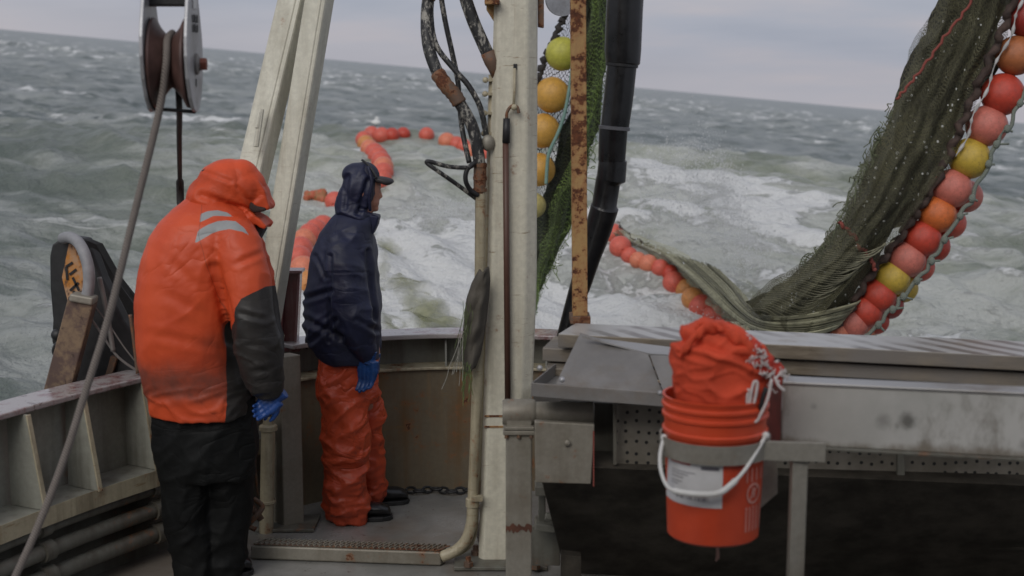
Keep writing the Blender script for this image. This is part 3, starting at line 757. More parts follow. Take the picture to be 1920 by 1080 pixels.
hose('hydraulic_hose', [P(890, 305, 6.17), P(876, 318, 6.15), P(873, 338, 6.15), P(882, 356, 6.17), P(897, 366, 6.18)], 0.0105, M_BLACK, 'short black hose curled tightly beside the rusty sleeve')
mb = MB(); mb.ball(P(915, 268, 6.22), 0.03, sc=(1, .7, 1.2)); mb.tube([P(905, 264, 6.22), P(924, 270, 6.22)], .014, 8)
tag(mb.build('hose_fitting', M_GALV, smooth=True), 'lumpy pale hose fitting at the left edge of the central mast', 'hose fitting')

# rusty post (I-beam)
rpst = thing('steel_post', P(1087, 600, 5.55), 'rusty ochre I beam post standing right of the cream mast', 'post')
Yr = 5.55
mb = MB()
p0, p1 = P(1088, 592, Yr), P(1084, -60, Yr)
mb.beam(p0, p1, 0.058, 0.012); mb.beam(p0 + Vector((0, .07, 0)), p1 + Vector((0, .07, 0)), 0.058, 0.012); mb.beam(p0 + Vector((.024, .035, 0)), p1 + Vector((.024, .035, 0)), 0.012, 0.058)
mb.build('beam', M_RUSTY, rpst, bevel=0.002)
mb = MB(); mb.beam(p0 + Vector((0, .035, -.03)), p0 + Vector((0, .035, 0)), 0.08, 0.12); mb.build('foot', M_RUSTBROWN, rpst, bevel=0.003)

# black segmented boom
bm_ = thing('hose_boom', P(1065, 610, 6.1), 'big black segmented rubber hose with sleeves leaning behind the rusty post', 'hose')
pts = [(1192, -620, 5.85, 33), (1180, -260, 5.88, 33), (1174, -30, 5.9, 33), (1171, 20, 5.9, 33), (1168, 95, 5.9, 33), (1168, 118, 5.9, 31), (1166, 122, 5.9, 27), (1160, 180, 5.9, 27), (1153, 235, 5.9, 26), (1150, 243, 5.9, 26), (1147, 300, 5.92, 25), (1149, 302, 5.92, 26), (1146, 335, 5.92, 27), (1140, 340, 5.93, 23),
       (1133, 385, 5.95, 23), (1134, 388, 5.95, 26), (1122, 430, 5.98, 25), (1105, 480, 6.0, 22), (1090, 530, 6.02, 20), (1070, 590, 6.05, 16), (1055, 640, 6.1, 14)]
mb = MB(); mb.tube([P(a, b, c) for a, b, c, d in pts], [d * M(6) for a, b, c, d in pts], 24); mb.build('hose_body', M_BLACKWET, bm_, smooth=True, auto=35)
for (a, b, r) in ((1166, 122, 30), (1152, 240, 29)):
    mb = MB(); d = (P(a - 6, b + 60, 5.9) - P(a, b, 5.9)).normalized(); mb.lathe([(r * M(5.9) * .93, -.008), (r * M(5.9), -.006), (r * M(5.9), .006), (r * M(5.9) * .93, .008)], P(a, b, 5.9), axis=d, n=28); mb.build('clamp', plain('grey_clamp', (0.12, 0.12, 0.13), 0.4) if b > 200 else M_BLACK, bm_, smooth=True, auto=40)

# ================================================================ pulley block and ropes (left)
Yb = 4.6
pb = thing('pulley_block', P(318, 210, Yb), 'large hanging pulley block with aluminium cheeks at upper left', 'pulley')
TH = math.radians(-3.5)
axn = Vector((math.cos(TH), -math.sin(TH), 0)); aln = Vector((math.sin(TH), math.cos(TH), 0))
ctr = P(321, 118, Yb)
def on_axis(px, py=118):
    """point on the wheel axis whose picture position is about px"""
    return ctr + axn * ((px - 321) * M(Yb) / math.cos(TH)) + Vector((0, 0, (118 - py) * M(Yb)))
def cheek(px, th):
    c = on_axis(px); pts = []
    for z, w in ((-0.155, 0.02), (-0.145, .055), (-.11, .10), (-.05, .14), (0.02, .155), (.08, .15), (.14, .125), (.2, .095), (.3, .08), (.42, .07)):
        pts.append((w, z))
    out = [c + aln * w + Vector((0, 0, z)) for w, z in pts] + [c - aln * w + Vector((0, 0, z)) for w, z in pts[::-1]]
    mb = MB(); mb.prism([p - axn * th / 2 for p in out], axn * th); return mb
cheek(362, 0.012).build('cheek', M_ALU, pb, bevel=0.003)
cheek(284, 0.012).build('cheek', M_ALU, pb, bevel=0.003)
wL, wR = on_axis(289), on_axis(355)
w = (wR - wL).length
prof = [(0.02, 0), (.140, 0), (.144, .004), (.142, .010), (.115, .024), (.085, w * .42), (.078, w * .5), (.085, w * .58), (.115, w - .024), (.142, w - .010), (.144, w - .004), (.14, w), (.02, w)]
mb = MB(); mb.lathe(prof, wL, axis=axn, n=48); mb.build('sheave', plain('brown_sheave_paint', (0.085, 0.045, 0.038), 0.45, var=0.4, scale=10, dirt=(0.03, 0.025, 0.02), dirt_amt=.8), pb, smooth=True, auto=40)
q = on_axis(366, 120)
mb = MB(); mb.lathe([(0.034, 0), (.034, .006), (.022, .012), (.022, .014)], q, axis=axn, n=24); mb.build('washer', M_STEELD, pb, smooth=True, auto=40)
mb = MB(); mb.lathe([(0.020, 0.01), (.020, .034), (0, .036)], q, axis=axn, n=6); mb.build('axle_bolt', plain('red_bolt', (0.25, 0.08, 0.05), 0.5, var=.5), pb, bevel=.002)
mb = MB(); mb.tube([on_axis(284, 201) - aln * .0, on_axis(362, 207)], 0.006, 8); mb.build('bottom_pin', M_BLACK, pb, smooth=True)
mb = MB(); mb.tube([on_axis(323, -90), on_axis(323, -420)], .014, 10); mb.beam(on_axis(300, -110), on_axis(346, -110), .03, .05, side=(0, 0, 1)); mb.build('hanger', M_STEELD, pb, smooth=True, auto=40)
mb = MB(); mb.beam(on_axis(284, 2), on_axis(362, 2), .05, .05, side=(0, 0, 1)); mb.build('spacer', M_BLACK, pb, bevel=.006)
# stencilled marks on the outer cheek (dark worn characters and a pale tag)
mb = MB()
def on_cheek(a, z): return on_axis(362) + axn * .0075 + aln * a + Vector((0, 0, z))
def stroke(a0, z0, a1, z1, wd=.006):
    A, B = on_cheek(a0, z0), on_cheek(a1, z1); mb.beam(A, B, wd, .0015, side=aln if abs(a0 - a1) < abs(z0 - z1) else (0, 0, 1))
for z0 in (0.098, 0.128):
    for k in range(4):
        a = -.045 + k * .028
        stroke(a, z0, a, z0 + .022)
        stroke(a, z0 + (.022 if k % 2 else .0), a + .016, z0 + (.022 if k % 2 else .0))
        if k % 2: stroke(a + .016, z0, a + .016, z0 + .022)
stroke(-.01, -.05, -.01, -.075, .01)
mb.build('stencil_mark', M_BLACK, pb)
mb = MB(); mb.prism([on_cheek(-.03, .17), on_cheek(.04, .17), on_cheek(.03, .27), on_cheek(-.03, .27)], axn * .001); mb.build('pale_tag', plain('pale_tag', (.6, .6, .58), .5), pb)

# haul rope from the front of the sheave down to the lower left
gr = (wL + wR) / 2
front = [gr + Vector((0, 0, .095)) + aln * .03, gr + Vector((0, 0, .07)) - aln * .065, gr - aln * .098, P(303, 185, Yb - .09), P(284, 270, Yb - .1), P(252, 400, Yb - .12), P(205, 590, Yb - .16), P(165, 720, Yb - .2), P(120, 860, Yb - .26), P(70, 990, Yb - .33), P(15, 1110, Yb - .42)]
mb = MB(); mb.tube(smoothpath(front, 8), 0.0118, 12)
tag(mb.build('haul_rope', M_ROPE, smooth=True), 'thick grey brown twisted rope running from the pulley block to the lower left corner', 'rope')
back = [gr + aln * .09 + Vector((0, 0, -.02)), P(336, 200, Yb + .1), P(336, 260, 5.4), P(337, 325, 6.2), P(338, 372, 6.4), P(340, 470, 6.3), P(345, 690, 6.6)]
mb = MB(); pp = smoothpath(back, 8); mb.tube(pp, [0.0105 + (.007 if 26 < i < 34 else 0) for i in range(len(pp))], 10)
tag(mb.build('black_rope', M_ROPEB, smooth=True), 'black rope hanging from the pulley block down behind the orange hood', 'rope')

# ================================================================ gear outboard of the left rail
Yg = 6.25
fl = thing('fender_board', P(170, 700, Yg + .15), 'black outboard board with an orange yellow painted panel beyond the left rail', 'fender board')
def pl(pts, Y, d=0.05): 
    return [P(x, y, Y) for x, y in pts]
mb = MB(); mb.prism(pl([(92, 480), (97, 458), (110, 449), (135, 444), (158, 447), (172, 470), (190, 520), (230, 600), (300, 700), (300, 760), (130, 760), (118, 700), (96, 640), (98, 600), (93, 540)], Yg + .22), (0.02, .06, 0)); mb.build('board', M_BLACK, fl, bevel=.01)
mb = MB(); mb.prism([P(160, 450, Yg + .2), P(180, 458, Yg + .25), P(215, 520, Yg + .35), P(262, 580, Yg + .5), P(300, 640, Yg + .6), P(300, 720, Yg + .6), P(200, 720, Yg + .3), P(165, 560, Yg + .2)], (0.02, .05, 0)); mb.build('side_board', M_BLACK, fl, bevel=.008)
mb = MB(); mb.prism(pl([(116, 520), (129, 457), (140, 462), (152, 490), (160, 540), (162, 600), (140, 610), (128, 570)], Yg + .212), (0, .006, 0))
def worn(nm, a, b, c):
    m = N(nm); f = m.noise(9, 5, .7); g = m.noise(20, 4, .7, stretch=(1, 1, .5))
    cc = m.mix(m.ramp(f, .4, .6), a, b); cc = m.mix(m.ramp(g, .55, .68), cc, c); m.set(color=cc, rough=.6); return m.mat
mb.build('painted_panel', worn('worn_orange_paint', (.50, .20, .03), (.46, .28, .16), (.10, .05, .03)), fl)
mb = MB()
for a, b in (((124, 500), (136, 492)), ((124, 500), (126, 525)), ((130, 515), (143, 505)), ((136, 520), (148, 545)), ((131, 545), (147, 530)), ((134, 556), (152, 548)), ((138, 545), (140, 575)), ((144, 575), (156, 560)), ((142, 590), (156, 582))):
    mb.beam(P(*a, Yg + .208), P(*b, Yg + .208), .011, .002, side=(0, 0, 1) if abs(a[0] - b[0]) > abs(a[1] - b[1]) else (1, 0, 0))
mb.build('painted_lettering', M_BLACK, fl)
mb = MB(); mb.tube(smoothpath([P(112, 640, Yg + .2), P(103, 648, Yg + .2), P(100, 660, Yg + .2), P(106, 668, Yg + .2), P(111, 655, Yg + .2)]), .008, 8); mb.ball(P(108, 628, Yg + .2), .03); mb.build('shackle', M_BLACK, fl, smooth=True)
dv = thing('davit_beam', P(110, 740, Yg), 'rusted brown beam with a curved grey pipe on top, beyond the left rail', 'davit')
mb = MB(); mb.beam(P(95, 790, Yg), P(156, 560, Yg), .115, .075, w1=.115, side=(1, 0, .2)); mb.build('beam', worn('rusted_beam', (.10, .062, .05), (.22, .15, .09), (.05, .028, .022)), dv, bevel=.006)
mb = MB(); mb.beam(P(156, 566, Yg - .01), P(158, 552, Yg - .01), .105, .09, side=(1, 0, .1)); mb.build('cap', M_GALV, dv, bevel=.008)
mb = MB(); mb.tube(smoothpath([P(163, 556, Yg), P(167, 530, Yg), P(165, 500, Yg), P(156, 470, Yg + .03), P(144, 452, Yg + .08), P(130, 445, Yg + .14), P(118, 447, Yg + .2)], 6), [.026] * 37 , 14); mb.build('curved_pipe', plain('dull_grey_pipe', (.25, .25, .26), .55, var=.2), dv, smooth=True)
for nm, pts, r, lab in (('steel_wire', [(186, 520), (195, 560), (206, 620), (212, 658)], .012, 'short pale stay wire standing against the black board'),
                        ('steel_wire', [(172, 600), (190, 625), (222, 670), (268, 700), (300, 704)], .006, 'thin grey line sagging across the black board to the rail'),
                        ('steel_wire', [(178, 575), (205, 610), (232, 650), (262, 688)], .0035, 'very thin line crossing the black board above the sagging one'),
                        ('steel_wire', [(244, 590), (250, 630), (258, 700)], .009, 'short rusty rod at the right edge of the black board')):
    mb = MB(); mb.tube(smoothpath([P(x, y, Yg + .05 + .0006 * (x - 170)) for x, y in pts]), r, 8); tag(mb.build(nm, M_STEELD if r != .009 else M_RUSTBROWN, smooth=True), lab, 'wire', 'lines against the black board')
mb = MB(); mb.beam(P(200, 720, Yg + .2), P(215, 668, Yg + .2), .03, .03)
tag(mb.build('rusty_lug', M_RUSTBROWN, bevel=.003), 'small rusty upright lug behind the left rail below the black board', 'lug')

# ================================================================ sorting table, hopper and bucket (right)
hop = thing('hopper', (1.1, 5.0, 0), 'long grey steel sorting hopper with a dark sloping tank at right', 'hopper')
def topbox(l_f, r_f, l_b, r_b, z, th):
    """slab from four photo corners of its top face at height z"""
    t = [G(*l_f, z), G(*r_f, z), G(*r_b, z), G(*l_b, z)]
    # carry the slab beyond the right edge of the picture
    for i, j in ((1, 0), (2, 3)):
        t[i] = t[j] + (t[i] - t[j]) * 1.25
    return t, [p - Vector((0, 0, th)) for p in t]
PL = [((1046, 626), (1920, 668), (1078, 606), (1920, 640), 1.24, .052, 'grey topped timber plank, uppermost of the stack across the hopper'),
      ((1017, 652), (1920, 699), (1040, 630), (1920, 668), 1.175, .052, 'brown timber plank, middle one of the stack across the hopper'),
      ((1024, 690), (1920, 722), (1034, 662), (1920, 700), 1.115, .03, 'thin timber plank, lowest of the stack across the hopper')]
for i, (a, b, c, d, z, th, lab) in enumerate(PL):
    t, u = topbox(a, b, c, d, z, th)
    mb = MB(); mb.hexa(u, t)
    o = mb.build('plank', [M_PLANK, M_PLANKTOP], bevel=.004); tag(o, lab, 'plank', 'planks stacked across the hopper')
    if i == 0: o.data.polygons[1].material_index = 1
# tray
def G_(px, py, z): return G(px, py, z)
zt = 1.13
def planar(q):
    n_ = (q[1] - q[0]).cross(q[2] - q[0]).normalized(); d = ray(*proj(np.array([tuple(q[3])]))[0]); C0 = Vector((0, 0, CAM_H)); t = (q[0] - C0).dot(n_) / d.dot(n_); return [q[0], q[1], q[2], C0 + d * t]
T = [G(996, 718, zt), G(1246, 737, zt), G(1246, 700, zt), G(1040, 682, zt)]
mb = MB()
dn = Vector((0, 0, -.048)); thn = Vector((0, .006, 0))
mb.hexa([T[0] + dn, T[1] + dn, T[1] + dn + thn, T[0] + dn + thn], [T[0], T[1], T[1] + thn, T[0] + thn])
sx = Vector((.006, 0, 0))
mb.hexa([T[0] + dn + thn, T[0] + dn + sx + thn, T[3] + dn + sx, T[3] + dn], [T[0] + thn, T[0] + sx + thn, T[3] + sx, T[3]])
mb.hexa([T[0] + dn * 1.0, T[1] + dn * 1.0, T[2] + dn * 1.0, T[3] + dn * 1.0], [T[0] + dn * .93 + thn, T[1] + dn * .93 + thn, T[2] + dn * .93, T[3] + dn * .93])
mb.build('tray', M_STEELD, hop, bevel=.0015)
q = planar([G(1042, 720, zt - .004), G(1243, 738, zt - .004), P(1215, 664, 4.95), P(1088, 624, 5.0)])
mb = MB(); mb.hexa([p - Vector((0, 0, .004)) for p in q], q); mb.build('chute_plate', M_STEELD, hop)
q = [P(1215, 666, 4.88), P(1270, 654, 4.85), P(1270, 640, 5.02), P(1088, 624, 5.03)]
q = planar([P(1219, 663, 4.96), P(1300, 668, 4.98), P(1300, 656, 5.04), P(1092, 630, 5.03)])
mb = MB(); mb.hexa([p - Vector((0, 0, .006)) for p in q], q); mb.build('back_plate', M_STEEL, hop)
mb = MB(); a = [P(1219, 667, 4.86), P(1300, 668, 4.84), P(1300, 742, 4.7), P(1247, 742, 4.7)]; mb.prism(a, (0, .006, 0)); mb.build('end_plate', M_STEELD, hop)
mb = MB()
for x, y in ((1238, 737), (1054, 712), (1012, 690)):
    mb = MB(); mb.ball(P(x, y, 4.58 if x > 1200 else 4.75), .010, 10, 8); mb.build('bolt_head', M_ALU, hop, smooth=True)
# inner floor of the hopper, seen behind the beam
zf = 1.085
mb = MB(); t = [G(1250, 760, zf), G(1930, 775, zf), G(1990, 700, zf), G(1250, 690, zf)]; mb.hexa([p - Vector((0, 0, .01)) for p in t], t); mb.build('inner_shelf', M_STEELD, hop)
# side panels under the tray
Yh = 4.95
def panel(name, pts, Y, mat, th=.02, bev=.002):
    mb = MB(); mb.prism([P(x, y, Y) for x, y in pts], (0, th, 0)); return mb.build(name, mat, hop, bevel=bev)
M_PERF = None
def perf():
    m = N('perforated_plate'); v = m.n('ShaderNodeTexVoronoi', voronoi_dimensions='2D'); v.inputs['Scale'].default_value = 26; v.inputs['Randomness'].default_value = 0.3
    sp = m.n('ShaderNodeSeparateXYZ'); cb = m.n('ShaderNodeCombineXYZ'); m.l(m.tc.outputs['Object'], sp.inputs[0]); m.l(sp.outputs[0], cb.inputs[0]); m.l(sp.outputs[2], cb.inputs[1]); m.l(cb.outputs[0], v.inputs['Vector'])
    hole = m.ramp(v.outputs['Distance'], .19, .14)
    f = m.noise(4, 5, .65); c = m.mix(m.ramp(f, .35, .65), (.13, .115, .09), (.22, .20, .165))
    m.set(color=m.mix(hole, c, (.008, .008, .008)), rough=.6); return m.mat
M_PERF = perf()
panel('inner_panel', [(1050, 752), (1162, 757), (1162, 880), (1050, 880)], Yh + .22, M_GREYD)
panel('perforated_panel', [(1150, 757), (1260, 762), (1260, 880), (1150, 874)], Yh + .05, M_PERF)
panel('perforated_panel', [(1250, 800), (2000, 836), (2000, 915), (1250, 880)], Yh + .05, M_PERF)
panel('rib', [(1150, 757), (1157, 757), (1157, 872), (1150, 872)], Yh, M_GREYD)
panel('rib', [(1683, 840), (1697, 840), (1697, 900), (1683, 900)], Yh, M_GREYD)
panel('side_bracket', [(1002, 790), (1115, 796), (1110, 878), (1108, 908), (1004, 905)], Yh - .02, M_GALV, .03, .004)
mb = MB(); mb.lathe([(.012, 0), (.012, .008), (.006, .01), (0, .012)], P(1064, 830, Yh - .02), axis=(0, -1, 0), n=10); mb.build('bolt_head', M_GALV, hop, smooth=True)
mb = MB(); mb.beam(P(1113, 808, Yh - .025), P(1113, 912, Yh - .025), .005, .004); mb.build('red_lashing', M_ROPER, hop)
# tank: dark sloping box
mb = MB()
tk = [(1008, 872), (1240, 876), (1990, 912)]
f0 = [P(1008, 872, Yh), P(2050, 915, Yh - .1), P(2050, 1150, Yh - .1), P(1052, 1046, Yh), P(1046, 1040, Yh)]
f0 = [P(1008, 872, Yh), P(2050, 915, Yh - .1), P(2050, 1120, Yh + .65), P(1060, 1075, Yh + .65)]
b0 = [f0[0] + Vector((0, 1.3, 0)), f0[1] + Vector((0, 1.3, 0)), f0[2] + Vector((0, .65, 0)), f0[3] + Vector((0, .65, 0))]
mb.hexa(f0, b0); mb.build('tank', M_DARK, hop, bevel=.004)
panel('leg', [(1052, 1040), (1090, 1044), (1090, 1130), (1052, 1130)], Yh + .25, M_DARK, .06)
mb = MB(); mb.beam(G(1700, 1150) , G(1700, 1150) + Vector((0, 0, .5)), .08, .08); mb.build('leg', M_DARK, hop)
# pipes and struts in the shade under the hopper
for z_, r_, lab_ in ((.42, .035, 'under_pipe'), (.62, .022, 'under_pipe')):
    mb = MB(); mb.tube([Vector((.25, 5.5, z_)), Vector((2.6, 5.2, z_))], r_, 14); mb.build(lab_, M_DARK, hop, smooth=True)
# low bracket clutter behind the post, under the side bracket
mb = MB(); mb.beam(P(1003, 915, 5.6), P(1030, 915, 5.6), .04, .1, side=(0, 0, 1)); mb.beam(P(1003, 980, 5.7), P(1040, 985, 5.7), .03, .12, side=(0, 0, 1)); mb.beam(P(1016, 925, 5.65), P(1016, 975, 5.7), .03, .03)
mb.tube([P(1022, 968, 5.6), P(1036, 970, 5.6)], .018, 10); mb.beam(P(1006, 985, 5.8), P(1006, 1060, 5.8), .2, .02)
mb.build('lower_bracket', M_GREYD, hop, bevel=.004)

# front beam
def beam_mat():
    m = N('stained_beam_steel'); f = m.noise(2.5, 5, .6); g = m.noise(30, 4, .7); st = m.noise(7, 5, .7, stretch=(1, 1, .5))
    c = m.mix(m.ramp(f, .35, .65), (.42, .415, .385), (.55, .54, .51)); c = m.mix(m.math('MULTIPLY', m.ramp(st, .52, .72), .6), c, (.17, .15, .12))
    sp = m.n('ShaderNodeSeparateXYZ'); m.l(m.tc.outputs['Object'], sp.inputs[0])
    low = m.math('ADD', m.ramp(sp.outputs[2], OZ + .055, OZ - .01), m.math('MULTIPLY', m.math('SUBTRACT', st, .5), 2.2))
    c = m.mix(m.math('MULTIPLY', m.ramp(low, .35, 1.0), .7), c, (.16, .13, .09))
    for px, py, r_, k_ in ((1690, 778, .030, .75), (1648, 782, .026, .4), (1672, 790, .012, .4), (1888, 812, .02, .35), (1525, 762, .012, .3)):
        q = G(px, py, 1.22); q = P(px, py, 4.03) - Vector((1.75, 4.05, 0)); vm = m.n('ShaderNodeVectorMath', operation='DISTANCE')
        cx = m.n('ShaderNodeCombineXYZ'); m.l(sp.outputs[0], cx.inputs[0]); m.l(sp.outputs[2], cx.inputs[2]); m.l(cx.outputs[0], vm.inputs[0]); vm.inputs[1].default_value = (q.x + DX, 0, q.z + DZ)
        dd = m.math('ADD', vm.outputs['Value'], m.math('MULTIPLY', m.math('SUBTRACT', g, .5), .03))
        c = m.mix(m.math('MULTIPLY', m.ramp(dd, r_ * 1.15, r_ * .25), k_), c, (.07, .065, .055))
    m.set(color=c, rough=.5, metal=.15); m.bump(f, .3, .004); return m.mat
bo = P(1700, 850, 4.05); DX = 1.75 - bo.x; DZ = -bo.z; OZ = 1.135 - bo.z
bmx = thing('beam', P(1700, 850, 4.05), 'heavy grey steel box beam with two dark dents at the right', 'beam')
zt_, zb_ = 1.315, 1.135
L, Rr_ = G(1468, 720, zt_), G(1925, 741, zt_); Rr_ = L + (Rr_ - L) * 1.3
dirb = (Rr_ - L).normalized(); nb = Vector((-dirb.y, dirb.x, 0))
mb = MB(); mb.hexa([L + Vector((0, 0, zb_ - zt_)), Rr_ + Vector((0, 0, zb_ - zt_)), Rr_ + nb * .05 + Vector((0, 0, zb_ - zt_)), L + nb * .05 + Vector((0, 0, zb_ - zt_))],
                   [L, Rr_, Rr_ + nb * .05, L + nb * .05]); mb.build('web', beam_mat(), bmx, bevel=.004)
mb = MB(); k = Vector((0, 0, 1)); mb.hexa([L - nb * .006 + k * .0, Rr_ - nb * .006, Rr_ + nb * .08, L + nb * .08], [L - nb * .006 + k * .008, Rr_ - nb * .006 + k * .008, Rr_ + nb * .08 + k * .008, L + nb * .08 + k * .008]); mb.build('top_flange', M_STEEL, bmx, bevel=.002)
mb = MB(); dz = Vector((0, 0, zb_ - zt_)); mb.hexa([L - nb * .012 + dz, Rr_ - nb * .012 + dz, Rr_ + nb * .06 + dz, L + nb * .06 + dz], [L - nb * .012 + dz * 1.05, Rr_ - nb * .012 + dz * 1.05, Rr_ + nb * .06 + dz * 1.05, L + nb * .06 + dz * 1.05]); mb.build('bottom_flange', M_GREYD, bmx, bevel=.002)
e0 = P(1440, 712, 4.22); e0.z = zt_; 
mb = MB(); q0 = [L - nb * .002, L + nb * .05, Vector((e0.x, e0.y, zt_)), Vector((e0.x, e0.y - .05, zt_))]
A_ = G(1440, 712, zt_); A_ = P(1440, 714, 4.16)
mb.prism([L + Vector((-.002, 0, 0)), L + dz + Vector((-.002, 0, 0)), P(1438, 825, 4.16), P(1441, 714, 4.16)], (0, .02, 0)); mb.build('end_plate', plain('red_end_paint', (.18, .035, .025), .5, var=.4, scale=10, dirt=(.08, .04, .03), dirt_amt=.8), bmx)

# bucket bracket: ring, flat bar and leg
Yk = 3.92
bc = P(1339, 870, Yk); rim_z = P(1339, 742, Yk).z; bot_z = P(1339, 1000, Yk).z
def rad(px): return px * M(Yk)
br = thing('bucket_bracket', P(1493, 1080, Yk), 'grey flat bar bracket with a ring round the orange bucket and one leg', 'bracket')
zr0, zr1 = P(1339, 846, Yk).z, P(1339, 812, Yk).z
R_ring = rad(101)
mb = MB(); cc = Vector((bc.x, bc.y, 0)); 
mb.lathe([(R_ring, zr0), (R_ring + .006, zr0), (R_ring + .006, zr1), (R_ring, zr1), (R_ring, zr0)], cc, n=56, cap=False); mb.build('ring', M_BRK, br, smooth=True, auto=35)
mb = MB(); xa = bc.x + R_ring * .78; xb = P(1532, 835, Yk).x; yb = bc.y - R_ring * .62
mb.hexa([(xa, yb, zr0 - .002), (xb, yb - .02, zr0 - .002), (xb, yb - .008, zr0 - .002), (xa, yb + .012, zr0 - .002)], [(xa, yb, zr1), (xb, yb - .02, zr1), (xb, yb - .008, zr1), (xa, yb + .012, zr1)]); 
mb.build('flat_bar', M_BRK, br, bevel=.002)
mb = MB(); xm = P(1494, 900, Yk - .05).x; mb.hexa([(xm - .0215, yb + .02, 0), (xm + .0215, yb + .02, 0), (xm + .0215, yb + .06, 0), (xm - .0215, yb + .06, 0)], [(xm - .0215, yb + .0, zr0), (xm + .0215, yb + .0, zr0), (xm + .0215, yb + .04, zr0), (xm - .0215, yb + .04, zr0)]); mb.build('leg', M_BRK, br, bevel=.003)
mb = MB(); mb.prism([P(1418, 848, 4.02), P(1458, 850, 4.02), P(1458, 925, 4.02), P(1424, 955, 4.02), P(1418, 950, 4.02)], (0, .012, 0)); mb.build('gusset', M_BRK, br, bevel=.002)

# bucket
bk = thing('bucket', (bc.x, bc.y, bot_z), 'orange plastic bucket with white handle and paper label held in the ring', 'bucket')
m = N('orange_plastic'); f = m.noise(7, 5, .65); g = m.noise(3, 4, .6, stretch=(1, 1, .3))
c = m.mix(m.ramp(f, .3, .7), (.58, .062, .019), (.66, .078, .025)); c = m.mix(m.math('MULTIPLY', m.ramp(g, .5, .7), .35), c, (.30, .05, .03))
m.set(color=c, rough=.42); m.b.inputs['Subsurface Weight'].default_value = 0.12; m.b.inputs['Subsurface Radius'].default_value = (.02, .006, .003); m.b.inputs['Subsurface Scale'].default_value = .3; m.bump(f, .1, .002)
M_ORPL = m.mat
H_ = rim_z - bot_z
r1, r0 = rad(97.5), rad(87)
def rr(py): return r0 + (r1 - r0) * (1000 - py) / 258
prof = [(0.0, P(0, 1000, Yk).z + .004), (r0 - .006, bot_z), (r0, bot_z + .006)]
z_of = lambda py: P(1339, py, Yk).z
for py, ex in ((812, 0), (808, 4), (800, 5), (797, 1), (779, 0.5), (776, 4.5), (771, 4.5), (768, 0.5), (761, .5), (758, 4.5), (753, 4.5), (750, .5), (744, .5), (741, 3), (738, 3)):
    prof.append((rr(py) + rad(ex), z_of(py)))
prof += [(rr(738) - .003, z_of(738)), (rr(745) - .003, z_of(748)), (rr(990) - .004, z_of(990)), (0, z_of(990))]
mb = MB(); mb.lathe(prof, (bc.x, bc.y, 0), n=64, cap=False); mb.build('body', M_ORPL, bk, smooth=True, auto=40)
def curved(px0, px1, py0, py1, out=.0015, nx=16, ny=2, th=.001, fn=None):
    """patch on the bucket wall; px measured in the photo"""
    mb = MB(); R = []
    V = []
    for j in range(ny + 1):
        row = []
        py = py0 + (py1 - py0) * j / ny
        for i in range(nx + 1):
            px = px0 + (px1 - px0) * i / nx
            r = rr(py) + out; s = (px - 1337) * M(Yk) / r
            s = max(-.999, min(.999, s)); a = math.asin(s)
            row.append(Vector((bc.x + r * math.sin(a), bc.y - r * math.cos(a), z_of(py) )))
        V.append(row)
    n = nx + 1
    mb.add([p for r_ in V for p in r_], [(j * n + i, (j + 1) * n + i, (j + 1) * n + i + 1, j * n + i + 1) for j in range(ny) for i in range(nx)])
    return mb
def paper():
    m = N('paper_label'); f = m.noise(8, 4, .6); c = m.mix(m.ramp(f, .35, .7), (.56, .55, .54), (.66, .65, .65)); m.set(color=c, rough=.6); return m.mat
lb_ = curved(1246, 1340, 847, 927); lab = lb_.build('label', paper(), bk, smooth=True)
mk = MB()
def strip(px0, px1, py0, py1, out=.0025):
    c = curved(px0, px1, py0, py1, out, 4, 1); mk.add(c.v, c.f)
strip(1300, 1333, 852, 858)
for k_, (y, x1) in enumerate(((866, 1290), (871, 1278), (877, 1270), (885, 1268), (890, 1262))): strip(1252, x1, y, y + 1.3)
INK = plain('label_ink', (.14, .13, .15), .6); mk.build('label_text', INK, lab); mk = MB()
x = 1260
for k_ in range(22):
    w_ = random.choice((.7, 1.2, 2.0)); strip(x, x + w_, 907, 916); x += w_ + random.choice((.8, 1.4, 2.2))
mk.build('barcode', INK, lab)
mk = MB(); strip(1250, 1282, 849, 853); mk.build('label_heading', plain('label_red', (.45, .10, .09), .6), lab)
# moulded warning text and no-entry ring
mk = MB()
M_WARN = plain('pale_print', (.62, .27, .22), .5, var=.2)
for y0, y1, cols in ((860, 884, 3), (930, 976, 4)):
    for c_ in range(cols + 1):
        x0 = 1386 + c_ * (30 / cols)
        y = y0
        while y < y1:
            h_ = random.uniform(2, 4.5); strip(x0, x0 + 3.6, y, min(y + h_, y1)); y += h_ + 1.3
for k_ in range(24):
    a0 = 2 * math.pi * k_ / 24; 
    strip(1402 + 13 * math.cos(a0) - 1.4, 1402 + 13 * math.cos(a0) + 1.4, 906 + 17 * math.sin(a0) - 2.8, 906 + 17 * math.sin(a0) + 2.8)
for k_ in range(14):
    t_ = k_ / 13 * 2 - 1; strip(1402 + 9 * t_ - 1.2, 1402 + 9 * t_ + 1.2, 906 - 12 * t_ - 1.6, 906 - 12 * t_ + 1.6)
strip(1399, 1405, 896, 902); strip(1398, 1401, 902, 914); strip(1403, 1406, 902, 914)
mk.build('warning_print', M_WARN, bk)
